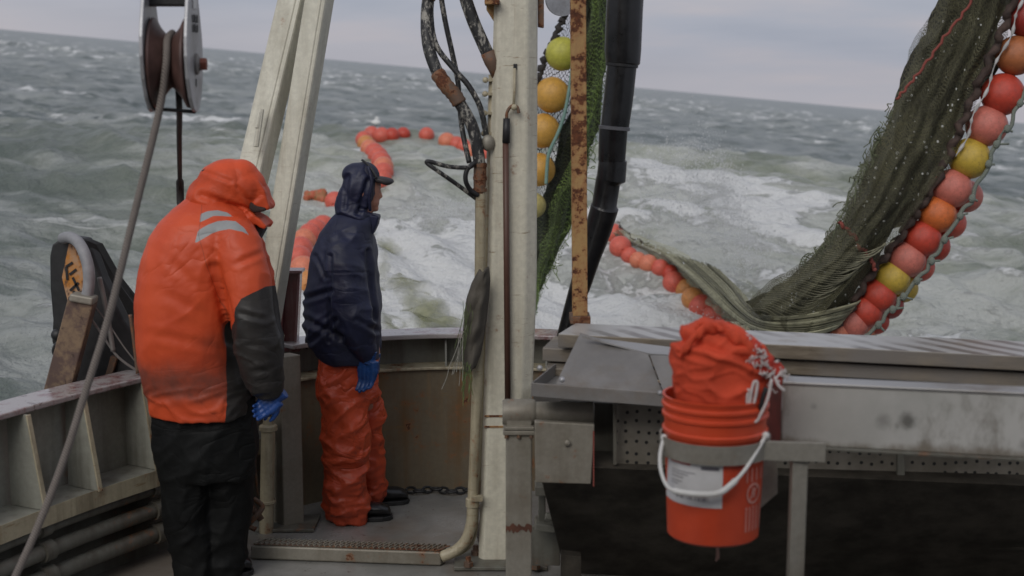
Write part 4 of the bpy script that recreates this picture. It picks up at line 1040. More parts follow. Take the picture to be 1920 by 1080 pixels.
# handle: wire ears, loop hanging in front with grip
M_WHT = plain('white_plastic', (.66, .65, .62), .4, var=.06, dirt=(.4, .36, .3), dirt_amt=.5)
R1 = rr(806) + rad(3)
def hp_(px, py, fwd): 
    return Vector((bc.x + (px - 1337) * M(Yk), bc.y - fwd, z_of(py)))
pts = [hp_(1238, 818, .03), hp_(1229, 838, .07), hp_(1228, 862, .10), hp_(1236, 884, .125), hp_(1250, 892, .148), hp_(1290, 895, .165), hp_(1328, 893, .168), hp_(1352, 880, .16), hp_(1378, 856, .148), hp_(1402, 828, .12), hp_(1423, 802, .09)]
pp = smoothpath(pts, 6)
mb = MB(); mb.tube(pp, [.0055 if i < 24 or i > 44 else .0088 for i in range(len(pp))], 12)
mb.build('handle', M_WHT, bk, smooth=True)
for x_, y_, f__ in ((1423, 802, .088), (1239, 816, .03)):
    mb = MB(); mb.ball(hp_(x_, y_, f__), .011, 12, 8); mb.build('handle_ear', M_WHT, bk, smooth=True)
mb = MB(); mb.beam(P(1343, 1002, Yk), P(1344, 1022, Yk), .02, .004); mb.tube(smoothpath([P(1342, 1018, Yk), P(1345, 1035, Yk), P(1343, 1052, Yk)]), .003, 6)
mb.tube(smoothpath([P(1345, 1018, Yk), P(1347, 1038, Yk), P(1347, 1048, Yk)]), .003, 6)
tag(mb.build('tape_scrap', plain('dirty_tape', (.35, .22, .18), .7), smooth=False), 'tattered dirty tape scrap dangling under the orange bucket', 'tape')

# orange mesh sack stuffed in the bucket
sk = thing('mesh_sack', Vector((bc.x, bc.y, rim_z - .05)), 'folded orange mesh sacks with frayed white drawstrings stuffed in the bucket', 'sack')
def crinkle(m, a=3.0, b=8.0):
    """sharp creases of stiff cloth"""
    def rg(sc, off, st):
        n_ = m.noise(sc, 3, .5, stretch=st, off=off, dist=.8, rot=(0, .5, 0)); return m.math('POWER', m.math('SUBTRACT', 1.0, m.math('MULTIPLY', m.math('ABSOLUTE', m.math('SUBTRACT', n_, .5)), 3.4)), 6.0)
    k1 = m.ramp(m.noise(2.3, 2, .5, off=(8, 1, 3)), .42, .62); k2 = m.ramp(m.noise(3.1, 2, .5, off=(2, 6, 3)), .45, .62)
    return m.math('ADD', m.math('MULTIPLY', m.math('MULTIPLY', rg(a, (0, 0, 0), (1, 1, 1.8)), k1), -.8), m.math('MULTIPLY', m.math('MULTIPLY', rg(b, (4, 2, 7), (1, 1, 1.5)), k2), -.3))
def cloth_mat(name, base, var=.14, rough=.7, wv=220, bump=.35, spec=.3, cr=1):
    m = N(name); f = m.noise(10, 5, .65); g = m.noise(wv, 2, .5)
    c = m.mix(m.ramp(f, .3, .7), tuple(x * (1 - var) for x in base), tuple(min(1, x * (1 + var)) for x in base))
    m.set(color=c, rough=rough, spec=spec); m.bump(m.math('ADD', m.math('MULTIPLY', g, .12), crinkle(m) if cr else f), (bump + .15) if cr else bump, .009 if cr else .004); return m.mat
M_SACK = cloth_mat('orange_mesh_cloth', (.58, .068, .028), rough=.8, wv=260, bump=.35, cr=0)
def organic(mbs, voxel, smooth_it=2):
    """one continuous surface from overlapping shapes"""
    tmp = mbs.build('tmp', []) if False else None
    me = bpy.data.meshes.new('tmp'); me.from_pydata([tuple(v) for v in mbs.v], [], mbs.f); me.update()
    ob = bpy.data.objects.new('tmp', me); COL.objects.link(ob)
    r = ob.modifiers.new('r', 'REMESH'); r.mode = 'VOXEL'; r.voxel_size = voxel; r.use_smooth_shade = True
    if smooth_it:
        s_ = ob.modifiers.new('s', 'SMOOTH'); s_.factor = .5; s_.iterations = smooth_it
    bpy.context.view_layer.update()
    ev = ob.evaluated_get(bpy.context.evaluated_depsgraph_get())
    m2 = bpy.data.meshes.new_from_object(ev)
    bpy.data.objects.remove(ob); bpy.data.meshes.remove(me)
    n = len(m2.vertices); co = np.empty(n * 3); m2.vertices.foreach_get('co', co)
    no = np.empty(n * 3); m2.vertex_normals.foreach_get('vector', no)
    return m2, co.reshape(-1, 3), no.reshape(-1, 3)
def finish(m2, co, name, mats, parent, attrs=None):
    o = ORG[parent.name] if parent is not None else Vector((0, 0, 0))
    m2.vertices.foreach_set('co', (co - np.array(o)).ravel()); m2.update()
    m2.polygons.foreach_set('use_smooth', [True] * len(m2.polygons))
    if not isinstance(mats, (list, tuple)): mats = [mats]
    m2.materials.clear()
    for m_ in mats: m2.materials.append(m_)
    for k_, a_ in (attrs or {}).items():
        at = m2.attributes.new(k_, 'FLOAT', 'POINT'); at.data.foreach_set('value', np.asarray(a_, float))
    m2.name = name
    ob = bpy.data.objects.new(name, m2); COL.objects.link(ob); ob.parent = parent; ORG[ob.name] = o
    return ob
def ridged(co, scale, stretch=(1, 1, 1), seed=0, p=1.6, warp=.35):
    q = co * np.array(stretch) * scale + seed
    wv_ = np.stack([noise(q * .6 + 3), noise(q * .6 + 11), noise(q * .6 + 29)], -1)
    n_ = noise(q + wv_ * warp * 2)
    return (1 - np.minimum(1, np.abs(n_) * 3.0)) ** p
# main roll
secs = [(760, 1262, 1436), (735, 1256, 1438), (700, 1254, 1441), (668, 1254, 1440), (648, 1256, 1428), (634, 1262, 1402), (620, 1270, 1386), (610, 1282, 1366), (603, 1296, 1340)]
mb = MB(); R = []
for py, xl, xr in secs:
    c = hp_((xl + xr) / 2, py, 0); a = (xr - xl) / 2 * M(Yk)
    R.append([c + Vector((a * math.cos(2 * math.pi * k_ / 32), min(a, .12) * math.sin(2 * math.pi * k_ / 32), 0)) for k_ in range(32)])
mb.rings(R, True)
m2, co, no = organic(mb, .005, 2)
pr = proj(co)
q = co * 1.0
d = .010 * ridged(co, 8, (1, 1, 1.3), 3, p=2.5) + .005 * ridged(co, 17, (1, 1, 1.5), 9, p=2.5) + .002 * fbm(co * 22, 3) - .004
# a deep curling fold near the top: the mouth of the rolled sack
foldc = np.interp(pr[:, 0], [1256, 1275, 1320, 1370, 1440], [640, 652, 660, 676, 705])
d = d + .010 * np.exp(-((pr[:, 1] - foldc) / 6) ** 2) - .016 * np.exp(-((pr[:, 1] - foldc + 14) / 9) ** 2)
co2 = co + no * d[:, None]
finish(m2, co2, 'sack_roll', M_SACK, sk)
# thin layered rim folds
for kk, (pts_, w_) in enumerate((([(1262, 655), (1285, 622), (1310, 606), (1345, 612), (1368, 640), (1362, 668)], .035), ([(1300, 640), (1330, 622), (1352, 640), (1380, 660)], .03), ([(1345, 618), (1372, 626), (1400, 650), (1425, 672)], .04), ([(1290, 612), (1300, 601), (1325, 602), (1340, 610)], .02))):
    mb = MB(); cps = smoothpath([hp_(x, y, .075 + .02 * math.sin(kk + x * .05)) for x, y in pts_], 8); rowsA = []
    for i_, p in enumerate(cps):
        rowsA.append([p + Vector((0, .01 * math.sin(i_ * .9), -w_ / 2)), p + Vector((0, -.012, 0)), p + Vector((0, .004 * math.sin(i_ * 1.7), w_ / 2))])
    n = 3; mb.add([v for r_ in rowsA for v in r_], [(i_ * n + j, i_ * n + j + 1, (i_ + 1) * n + j + 1, (i_ + 1) * n + j) for i_ in range(len(rowsA) - 1) for j in range(2)])
    mb.build('fold', M_SACK, sk, smooth=True, solid=.004, subsurf=1)
# bunched red and white ends at right
M_FRAY = plain('frayed_white_cord', (.55, .50, .48), .8, var=.2); M_SACKD = cloth_mat('red_mesh_ends', (.42, .045, .03), rough=.8, cr=0)
mb = MB()
for k_ in range(46):
    t_ = random.random(); cx = 1385 + 55 * t_ + random.uniform(-14, 14); cy = 640 + 60 * t_ ** 1.2 + random.uniform(-14, 18)
    mb.ball(hp_(cx, cy, .06 + random.uniform(-.03, .03)), random.uniform(.008, .019), 8, 6, sc=(1, .8, random.uniform(.7, 1.6)))
m2, co, no = organic(mb, .004, 1); finish(m2, co + no * (.006 * fbm(co * 60, 2))[:, None], 'bunched_ends', M_SACKD, sk)
mb = MB()
for k_ in range(60):
    t_ = random.random(); cx = 1390 + 55 * t_ + random.uniform(-12, 12); cy = 640 + 62 * t_ ** 1.2 + random.uniform(-16, 16)
    p = hp_(cx, cy, .085 + random.uniform(-.01, .015)); pts_ = [p]
    for j in range(4): p = p + Vector((random.uniform(-.010, .010), random.uniform(-.006, .004), random.uniform(-.014, .010))); pts_.append(p)
    mb.tube(smoothpath(pts_, 3), random.uniform(.0014, .0030), 6)
for pts_ in ([(1388, 750), (1391, 720), (1396, 700), (1402, 702), (1400, 722), (1396, 742)], [(1386, 712), (1384, 735), (1388, 752)], [(1428, 695), (1422, 730), (1410, 758), (1402, 772), (1388, 772)], [(1434, 690), (1440, 705), (1452, 716)]):
    mb.tube(smoothpath([hp_(x, y, .115) for x, y in pts_], 4), .0042, 8)
mb.build('drawstring', M_FRAY, sk, smooth=True)
mb = MB(); 
for pts_ in ([(1367, 754), (1372, 738), (1380, 722)], [(1410, 752), (1414, 730), (1420, 712)]): mb.tube(smoothpath([hp_(x, y, .105) for x, y in pts_], 4), [.007] * 9, 8)
mb.build('dark_strap', M_BLACK, sk, smooth=True)

# ================================================================ grey post with horizontal pipe
gp = thing('support_post', Vector((P(973, 815, 5.02).x, 5.07, 0)), 'grey square post with bolted flange in front of the cream mast', 'post')
Yq = 5.02; kq = .872
q = P(973, 815, Yq); w_ = .055 * kq
mb = MB(); mb.box((q.x - w_, Yq, 0), (q.x + w_, Yq + .1, q.z)); mb.build('column', M_GALV, gp, bevel=.006)
mb = MB(); mb.box((q.x - w_ * 1.2, Yq - .012, q.z), (q.x + w_ * 1.2, Yq + .11, q.z + .016)); mb.box((q.x - w_ * 1.13, Yq - .010, q.z + .018), (q.x + w_ * 1.16, Yq + .11, q.z + .031)); mb.build('flange', M_GALV, gp, bevel=.003)
for dx in (-.045, .0, .045):
    mb = MB(); mb.lathe([(.008, 0), (.008, .011), (0, .012)], (q.x + dx, Yq - .004, q.z - .012), n=6); mb.build('bolt', M_RUSTBROWN, gp)
zc = P(0, 773, Yq + .05).z
mb = MB(); mb.lathe([(.044, -.012), (.049, 0), (.049, .098), (.044, .108)], (q.x - w_, Yq + .05, zc), axis=(1, 0, 0), n=28); mb.beam((q.x, Yq + .05, q.z + .031), (q.x, Yq + .05, zc), .088, .088); mb.build('elbow', M_GALV, gp, smooth=True, auto=40)
mb = MB(); mb.lathe([(.041, .0), (.041, .215), (.036, .219)], (P(1003, 0, Yq + .05).x, Yq + .05, zc - .002), axis=(1, 0, 0), n=28); mb.build('cross_pipe', M_GALV, gp, smooth=True, auto=40)
mb = MB(); pts = []
zr = P(0, 990, Yq).z
for k_ in range(15): pts.append(Vector((q.x - w_ + 2 * w_ * k_ / 14, Yq - .0022, zr + .006 + random.uniform(-.004, .014))))
for k_ in range(14, -1, -1): pts.append(Vector((q.x - w_ + 2 * w_ * k_ / 14, Yq - .0022, zr - .008 + random.uniform(-.016, .006))))
mb.prism(pts, (0, .0018, 0)); mb.build('rust_patch', plain('rust_scab', (.09, .035, .02), .8, var=.5), gp)

# grey rag and green net strands caught on the conduit
rg = thing('rag', P(890, 700, 6.1), 'grey torn net rag draped over the conduit beside the mast', 'rag')
mb = MB(); rows_ = []
ctrl = [(505, 900, 916), (530, 886, 918), (560, 876, 916), (600, 871, 912), (640, 868, 906), (670, 868, 900), (695, 872, 890)]
for i_ in range(31):
    t_ = 505 + 190 * i_ / 30; xl, xr = interp(ctrl, t_); row = []
    for j in range(15):
        u = j / 14; x = xl + (xr - xl) * u
        row.append(P(x, t_ + 5 * math.sin(u * 5), 6.14 - .045 * math.sin(math.pi * u) + .035 * float(fbm(np.array([u * 2.5, t_ * .025, 1.0]), 3)) + .006 * math.sin(u * 11 + t_ * .05)))
    rows_.append(row)
mb.add([v for r_ in rows_ for v in r_], [(i_ * 15 + j, i_ * 15 + j + 1, (i_ + 1) * 15 + j + 1, (i_ + 1) * 15 + j) for i_ in range(30) for j in range(14)])
mb.build('cloth', cloth_mat('grey_rag', (.095, .085, .07), wv=80, rough=.9, bump=1, cr=0), rg, smooth=True, solid=.008)
def strands(x0, y0, n, Y, lo, hi, dx, r=.0016):
    mb = MB()
    for _ in range(n):
        p = P(x0 + random.uniform(-10, 10), y0 + random.uniform(-16, 16), Y + random.uniform(-.03, .03)); L_ = random.uniform(lo, hi); a_ = random.uniform(*dx); pts_ = [p]
        for j in range(5): p = p + Vector((a_ * L_ / 5 + random.uniform(-.006, .006), random.uniform(-.005, .005), -L_ / 5)); pts_.append(p)
        mb.tube(smoothpath(pts_, 3), r, 5)
    return mb
strands(876, 575, 16, 6.1, .10, .24, (-.22, .05), .0012).build('green_twine', plain('green_twine', (.10, .13, .05), .7, var=.3), rg)
strands(874, 690, 16, 6.1, .05, .16, (-.1, .1)).build('green_twine', plain('green_twine_low', (.11, .15, .05), .7, var=.3), rg)
strands(868, 620, 8, 6.1, .12, .26, (-.4, .0)).build('grey_twine', plain('grey_twine', (.3, .29, .25), .8), rg)

# chain on the deck along the stern
def torus_link(mb, c, t, flat, L_=.03, w_=.018, r=.007):
    s_ = t.cross(flat).normalized(); pts_ = []
    for k_ in range(13):
        a_ = 2 * math.pi * k_ / 12; pts_.append(c + t * (L_ * math.cos(a_)) + s_ * (w_ * math.sin(a_)))
    mb.tube(pts_, r, 6, cap=False)
mb = MB(); cp_ = smoothpath([G(757, 924), G(785, 928), G(815, 924), G(845, 929), G(875, 926), G(900, 928)], 20); acc = 0; last = cp_[0]; kx = 0
for a_, b_ in zip(cp_, cp_[1:]):
    acc += (b_ - a_).length
    if acc > .046:
        acc = 0; t_ = (b_ - a_).normalized(); up_ = Vector((0, 0, 1)) if kx % 2 else Vector((0, -.7, .7)); kx += 1
        torus_link(mb, b_ + Vector((0, 0, .022)), t_, up_)
tag(mb.build('chain', M_BLACK, smooth=True), 'black steel chain lying on the deck along the curved stern wall', 'chain')

# ================================================================ unseen shelter behind and above the viewer, added to shade the deck
dh = thing('shading_deckhouse', (0.2, -0.8, 0), 'unseen grey shelter at the forward end, added to shade the after deck', 'shading_deckhouse')
mb = MB(); mb.box((-2.6, -3.0, 3.15), (3.0, 0.65, 3.25)); mb.build('shade_roof', M_GREY, dh, bevel=.01)
mb = MB(); mb.box((-2.6, -3.0, 0.0), (3.0, -2.9, 3.148)); mb.build('shade_back_wall', M_GREY, dh)
for x0 in (-2.6, 2.94):
    mb = MB(); mb.box((x0, -2.898, 0.0), (x0 + .06, .3, 3.148)); mb.build('shade_side_wall', M_GREY, dh)

# ================================================================ the two men
def px_poly_sd(pr, poly):
    """signed distance in photo pixels to a polygon, positive inside"""
    poly = np.array(poly, float); n = len(poly)
    x, y = pr[:, 0], pr[:, 1]
    ins = np.zeros(len(pr), bool); dist = np.full(len(pr), 1e9)
    for i in range(n):
        a, b = poly[i], poly[(i + 1) % n]
        ab = b - a; t = np.clip(((x - a[0]) * ab[0] + (y - a[1]) * ab[1]) / (ab @ ab + 1e-9), 0, 1)
        dist = np.minimum(dist, np.hypot(x - a[0] - t * ab[0], y - a[1] - t * ab[1]))
        c = ((a[1] > y) != (b[1] > y)) & (x < (b[0] - a[0]) * (y - a[1]) / (b[1] - a[1] + 1e-12) + a[0])
        ins ^= c
    return np.where(ins, dist, -dist)
def trunk(mb, secs, D, pw=2.4, n=36):
    R = []
    for py, xl, xr, hd, dy in secs:
        c = P((xl + xr) / 2, py, D + dy); a = (xr - xl) / 2 * M(D + dy); ring = []
        for k in range(n):
            t = 2 * math.pi * k / n; ca, sa = math.cos(t), math.sin(t)
            ring.append(c + Vector((a * math.copysign(abs(ca) ** (2 / pw), ca), hd * math.copysign(abs(sa) ** (2 / pw), sa), 0)))
        R.append(ring)
    mb.rings(R, True)
def limb(mb, pts, D, n=20, k=4):
    """pts: (px, py, dY, radius px)"""
    c = smoothpath([P(a, b, D + d) for a, b, d, r in pts], k)
    rr_ = []
    for i in range(len(pts) - 1):
        for j in range(k): rr_.append((pts[i][3] + (pts[i + 1][3] - pts[i][3]) * j / k) * M(D))
    rr_.append(pts[-1][3] * M(D))
    mb.tube(c, rr_, n)
    mb.ball(c[0], rr_[0] * .98, 16, 10); mb.ball(c[-1], rr_[-1] * .9, 16, 10)
def folds(co, no, amp, scale, stretch=(1, 1, 1), seed=0, p=1.8, rot=0.0):
    c_, s_ = math.cos(rot), math.sin(rot)
    q = np.stack([co[:, 0] * c_ - co[:, 2] * s_, co[:, 1], co[:, 0] * s_ + co[:, 2] * c_], -1)
    return amp * (ridged(q, scale, stretch, seed, p) - .3)

SKIN = plain('skin', (.42, .20, .14), .5, var=.12, scale=20)
def glove(name, wrist, fdir, palm_n, mat, parent, size=.185, curl=.5, thumb=1):
    """gloved hand: palm, four separate fingers of different lengths, and a thumb from the side of the palm"""
    f = Vector(fdir).normalized(); n_ = Vector(palm_n); n_ = (n_ - f * n_.dot(f)).normalized(); s_ = f.cross(n_) * thumb
    mb = MB(); w0 = Vector(wrist); s = size
    mb.tube([w0 - f * s * .22, w0, w0 + f * s * .10], [s * .19, s * .165, s * .17], 14)
    for k, (o, l) in enumerate(((-.33, .36), (-.11, .41), (.11, .38), (.31, .30))):
        # palm strip
        mb.tube([w0 + f * s * .03 + s_ * o * s * .45, w0 + f * s * .28 + s_ * o * s * .60, w0 + f * s * .50 + s_ * o * s * .54], [s * .13, s * .115, s * .085], 10)
        p = w0 + f * s * .48 + s_ * o * s * .55; d = f.copy(); pts_ = [p]; 
        for j in range(3):
            ax = s_; d = (Matrix.Rotation(-thumb * curl * (0.55 + .12 * k) * (1 if j else .5), 3, ax) @ d); p = p + d * l * s * (.42, .32, .26)[j]; pts_.append(p)
        mb.tube(pts_, [s * .068, s * .062, s * .056, s * .046], 10); mb.ball(pts_[-1], s * .047, 10, 8)
    b = w0 + f * s * .12 - s_ * s * .17; t1 = b + (f * .20 - s_ * .14 + n_ * .08) * s; t2 = t1 + (f * .18 - s_ * .04 + n_ * .08) * s; t3 = t2 + (f * .13 + n_ * .05) * s
    mb.tube([b, t1, t2, t3], [s * .10, s * .078, s * .065, s * .05], 10); mb.ball(t3, s * .05, 10, 8)
    m2, co, no = organic(mb, .0035, 2)
    co = co + no * (folds(co, no, .0012, 45, seed=2))[:, None]
    return finish(m2, co, name, mat, parent)
def boot(name, heel, toe, mat, parent, shaft=.16, w=.052):
    h, t = Vector(heel), Vector(toe); d = (t - h).normalized(); L_ = (t - h).length
    mb = MB(); up = Vector((0, 0, 1))
    pr_ = [(0, .045, .05), (.12, .05, .052), (.35, .047, .046), (.6, .05, .038), (.82, .053, .036), (.96, .042, .028), (1.0, .02, .018)]
    R = []
    for a, ww, hh in pr_:
        c = h + d * L_ * a; c.z = 0; s_ = d.cross(up)
        R.append([c + s_ * ww * math.cos(q) * 1.0 + up * (max(0, (math.sin(q) * .5 + .5)) ** .7 * hh * 2.0 + .012) for q in [2 * math.pi * k / 20 for k in range(20)]])
    mb.rings(R, True); mb.tube([h + d * L_ * .16 + up * .04, h + d * L_ * .15 + up * shaft, h + d * L_ * .13 + up * shaft * 1.7], [.05, .052, .056], 16)
    m2, co, no = organic(mb, .006, 2); co[:, 2] = np.maximum(co[:, 2], .004)
    b = finish(m2, co, name, mat, parent)
    mb = MB(); s_ = d.cross(up); out_ = []
    for a, ww in ((-.03, .03), (0, .045), (.15, .05), (.4, .044), (.62, .052), (.85, .055), (.98, .04), (1.03, .02)): out_.append((h + d * L_ * a, ww))
    pts_ = [c + s_ * w_ for c, w_ in out_] + [c - s_ * w_ for c, w_ in out_[::-1]]
    mb.prism([Vector((p.x, p.y, 0.001)) for p in pts_], (0, 0, .022)); mb.build('sole', M_BLACK, b, bevel=.003)
    return b

# ---------- man in orange
D1 = 6.0
p1 = thing('person', G(390, 1092), 'large man from behind in hooded orange jacket, dark trousers and blue gloves, head bowed', 'person')
D1g = p1.location.y
# body under the clothes: one continuous surface
mb = MB()
mb.ball(P(440, 360, D1), .095, 20, 14, sc=(1.0, .85, 1.15), rot=Matrix.Rotation(math.radians(35), 3, 'Y'))
mb.ball(P(462, 378, D1), .060, 16, 10, sc=(1, .8, 1.0)); mb.ball(P(476, 372, D1), .018, 10, 8)
mb.tube([P(435, 385, D1), P(415, 425, D1)], [.06, .065], 16)
trunk(mb, [(415, 370, 470, .10, 0), (450, 300, 478, .14, 0), (520, 285, 460, .15, 0), (620, 290, 440, .14, 0), (720, 300, 455, .14, 0), (790, 305, 460, .14, 0)], D1)
limb(mb, [(455, 455, -.12, 24), (468, 530, -.16, 22), (478, 600, -.17, 20), (495, 670, -.15, 17), (506, 738, -.13, 13)], D1)
limb(mb, [(455, 455, .14, 24), (480, 540, .2, 22), (492, 600, .2, 20), (498, 670, .1, 17), (496, 738, -.02, 13)], D1)
limb(mb, [(335, 790, -.04, 36), (345, 900, -.03, 28), (352, 1000, -.01, 22), (358, 1070, 0, 17)], D1)
limb(mb, [(435, 790, .06, 36), (432, 900, .06, 28), (425, 1000, .07, 22), (415, 1065, .08, 17)], D1)
m2, co, no = organic(mb, .011, 3); finish(m2, co, 'body', SKIN, p1)
# jacket
M_J1 = None
def jacket_mat():
    m = N('orange_rain_jacket'); f = m.noise(4, 5, .6); g = m.noise(60, 3, .6)
    base = m.mix(m.ramp(f, .3, .7), (.52, .060, .017), (.63, .086, .025))
    lower_dark = m.math('MULTIPLY', m.attr('lower_dark'), m.math('ADD', m.math('MULTIPLY', m.noise(7, 5, .7), .9), .2))
    base = m.mix(m.ramp(lower_dark, .1, .8), base, (.17, .045, .028))
    tint = m.mix(m.ramp(f, .3, .7), (.022, .020, .019), (.038, .034, .031))
    c = m.mix(m.ramp(m.attr('panel'), -.4, .4), base, tint)
    c = m.mix(m.ramp(m.attr('tape'), -.3, .3), c, (.30, .31, .31))
    seam = m.ramp(m.math('ABSOLUTE', m.attr('seam')), 1.1, .4)
    c = m.mix(m.math('MULTIPLY', seam, .45), c, (.14, .03, .012))
    m.set(color=c, rough=.5, spec=.4); m.bump(m.math('ADD', m.math('MULTIPLY', crinkle(m, 2.2, 5), 1.0), m.math('MULTIPLY', g, .08)), .35, .012)
    return m.mat
M_J1 = jacket_mat()
mb = MB()
trunk(mb, [(368, 356, 440, .09, .0), (392, 326, 468, .15, 0), (415, 303, 482, .20, 0), (445, 284, 489, .225, 0), (480, 271, 486, .235, 0), (520, 263, 474, .24, 0), (560, 258, 464, .24, 0), (600, 256, 458, .235, 0), (640, 257, 455, .23, 0),
           (680, 262, 458, .22, 0), (720, 271, 467, .21, 0), (750, 279, 475, .205, 0), (772, 285, 478, .20, 0)], D1)
ARM1 = [(440, 448, -.13, 44), (458, 500, -.17, 45), (466, 550, -.19, 45), (470, 600, -.20, 45), (482, 650, -.19, 44), (492, 695, -.17, 40), (503, 722, -.15, 35)]
limb(mb, ARM1, D1, 24)
limb(mb, [(450, 450, .13, 42), (475, 530, .2, 42), (490, 600, .22, 38), (500, 670, .12, 32), (502, 722, .0, 28)], D1)
m2, co, no = organic(mb, .0085, 3)
pr = proj(co)
armf = smooth(.02, .10, (D1 - .13) - co[:, 1]) * (px_poly_sd(pr, [(395, 440), (500, 430), (540, 740), (455, 745), (425, 620), (400, 520)]) > -6)
body_f = 1 - armf
d = folds(co, no, .008, 3.0, (1, 1, 2.1), 5, p=2.2, rot=-.45) * body_f * smooth(390, 470, pr[:, 1]) * (.45 + .55 * smooth(330, 440, pr[:, 0]))
d += folds(co, no, .006, 5.5, (1, 1, 2.0), 15, p=3, rot=.6) * armf
d += folds(co, no, .010, 7, (1, 1, 2.4), 25, rot=-.2) * smooth(700, 760, pr[:, 1])
d += .007 * fbm(co * 3.5, 3) + .0015 * fbm(co * 25, 2)
# gathered creases under the arm and at the elbow
d -= .016 * np.exp(-((px_poly_sd(pr, [(396, 500), (404, 500), (434, 612), (430, 640), (426, 612)]) * -1 * (px_poly_sd(pr, [(396, 500), (404, 500), (434, 612), (430, 640), (426, 612)]) < 0)) / 7) ** 2) * (co[:, 1] < D1)
for (ax, ay, bx, by, wd, am) in ((500, 600, 440, 585, 5, .008), (520, 690, 462, 700, 6, .007), (515, 655, 455, 640, 6, .006), (290, 540, 400, 600, 9, .003), (262, 620, 420, 655, 9, .0035), (300, 470, 390, 560, 10, .003), (430, 500, 500, 470, 6, .006)):
    ab = np.array([bx - ax, by - ay], float); t = np.clip(((pr - [ax, ay]) @ ab) / (ab @ ab), 0, 1); ds = np.hypot(*(pr - [ax, ay] - t[:, None] * ab).T)
    d -= am * np.exp(-(ds / wd) ** 2) * np.sin(math.pi * np.clip(t, .02, .98)) - am * .7 * np.exp(-((ds - wd * 1.7) / wd) ** 2) * np.sin(math.pi * np.clip(t, .02, .98))
co2 = co + no * d[:, None]
panel_ = px_poly_sd(pr, [(499, 537), (470, 551), (452, 560), (440, 578), (436, 600), (427, 614), (425, 640), (424, 757), (420, 800), (560, 800), (560, 530)])
panel_ = np.where((co[:, 1] > D1 + .05) & (pr[:, 0] < 430), -20, panel_)
tapeA = px_poly_sd(pr, [(376, 401), (388, 396), (407, 394), (425, 398), (438, 407), (418, 405), (400, 405), (374, 417)])
tapeB = px_poly_sd(pr, [(371, 432), (390, 421), (407, 415), (425, 413), (442, 415), (458, 427), (468, 442), (455, 434), (430, 429), (410, 433), (397, 438), (365, 457)])
tape_ = np.where(co[:, 1] < D1 + .02, np.maximum(tapeA, tapeB), -20)
seam_ = np.interp(pr[:, 1], [395, 440, 500, 560, 615], [378, 372, 388, 412, 428]) - pr[:, 0]; seam_ = np.where((pr[:, 1] < 615) & (co[:, 1] < D1), seam_, 20)
lower_dark = np.clip(.75 * smooth(650, 720, pr[:, 1]) * smooth(772, 735, pr[:, 1]) + .25 * smooth(560, 700, pr[:, 1]) + .45 * np.exp(-(((pr[:, 0] - 400) / 50) ** 2 + ((pr[:, 1] - 640) / 30) ** 2)) + .5 * fbm(co * 5, 4) * smooth(560, 660, pr[:, 1]), 0, 1)  # darker band and mottled patches towards the hem
finish(m2, co2, 'jacket', M_J1, p1, dict(panel=panel_, tape=tape_, seam=seam_, lower_dark=lower_dark))
# hood with a peak over the face
M_HOOD1 = cloth_mat('orange_hood', (.58, .074, .022), wv=60, rough=.5, bump=.25)
mb = MB()
mb.ball(P(427, 352, D1), 56 * M(D1), 32, 20, sc=(1.08, .92, .96), rot=Matrix.Rotation(math.radians(-10), 3, 'Y'))
mb.ball(P(455, 352, D1), 44 * M(D1), 24, 16, sc=(1, 1.05, 1))
mb.ball(P(400, 372, D1), 50 * M(D1), 24, 16, sc=(1.0, 1, .9))
limb(mb, [(392, 372, 0, 44), (420, 400, 0, 46), (444, 416, -.01, 34)], D1)
def slab(mb, pts_, hw, taper=.6):
    a = [P(x, y, D1 - hw) for x, y in pts_]; mb.prism(a, (0, 2 * hw, 0))
mb.ball(P(461, 350, D1), 34 * M(D1), 24, 16, sc=(1, 1.15, 1.15)); mb.ball(P(452, 332, D1), 35 * M(D1), 24, 16, sc=(1, 1.15, .95))
slab(mb, [(462, 330), (484, 340), (495, 357), (499, 372), (506, 389), (503, 395), (488, 393), (474, 386), (462, 372)], .07)
slab(mb, [(440, 385), (462, 392), (475, 404), (488, 412), (500, 424), (496, 431), (486, 428), (478, 421), (466, 428), (448, 425)], .085)
m2, co, no = organic(mb, .0055, 3); pr = proj(co)
d = folds(co, no, .006, 5.5, (1, 1, 2.0), 41, p=3, rot=-.7) * smooth(352, 395, pr[:, 1]) + .004 * fbm(co * 6, 3)
for (ax, ay, bx, by, wd, am) in ((385, 322, 432, 340, 4, .003), (446, 352, 476, 388, 4, .004), (378, 366, 462, 398, 7, .008)):
    ab = np.array([bx - ax, by - ay], float); t = np.clip(((pr - [ax, ay]) @ ab) / (ab @ ab), 0, 1); ds = np.hypot(*(pr - [ax, ay] - t[:, None] * ab).T)
    d -= am * np.exp(-(ds / wd) ** 2) - am * .8 * np.exp(-((ds - wd * 1.8) / wd) ** 2)
# hollow of the face opening (looking down and to the right)
ho = finish(m2, co + no * d[:, None], 'hood', M_HOOD1, p1)
def sheet(name, rows_, mat, parent, solid=.004, sub=1):
    mb = MB(); n = len(rows_[0]); mb.add([v for r_ in rows_ for v in r_], [(i * n + j, i * n + j + 1, (i + 1) * n + j + 1, (i + 1) * n + j) for i in range(len(rows_) - 1) for j in range(n - 1)])
    return mb.build(name, mat, parent, smooth=True, solid=solid, subsurf=sub)
def arc(points, Yn, Yf, n=9):
    """bend a photo polyline round the head: near side at Yn, far at Yf"""
    return points
mb = MB(); mb.prism([P(x, y, D1 - .079) for x, y in [(468, 378), (482, 386), (500, 391), (494, 397), (484, 399), (474, 399), (466, 392)]], (0, .158, 0)); mb.build('hood_hollow_shade', plain('dark_hollow_shade', (.035, .018, .014), .8), ho, bevel=.01)  # dark block stands in for the shaded hollow under the peak
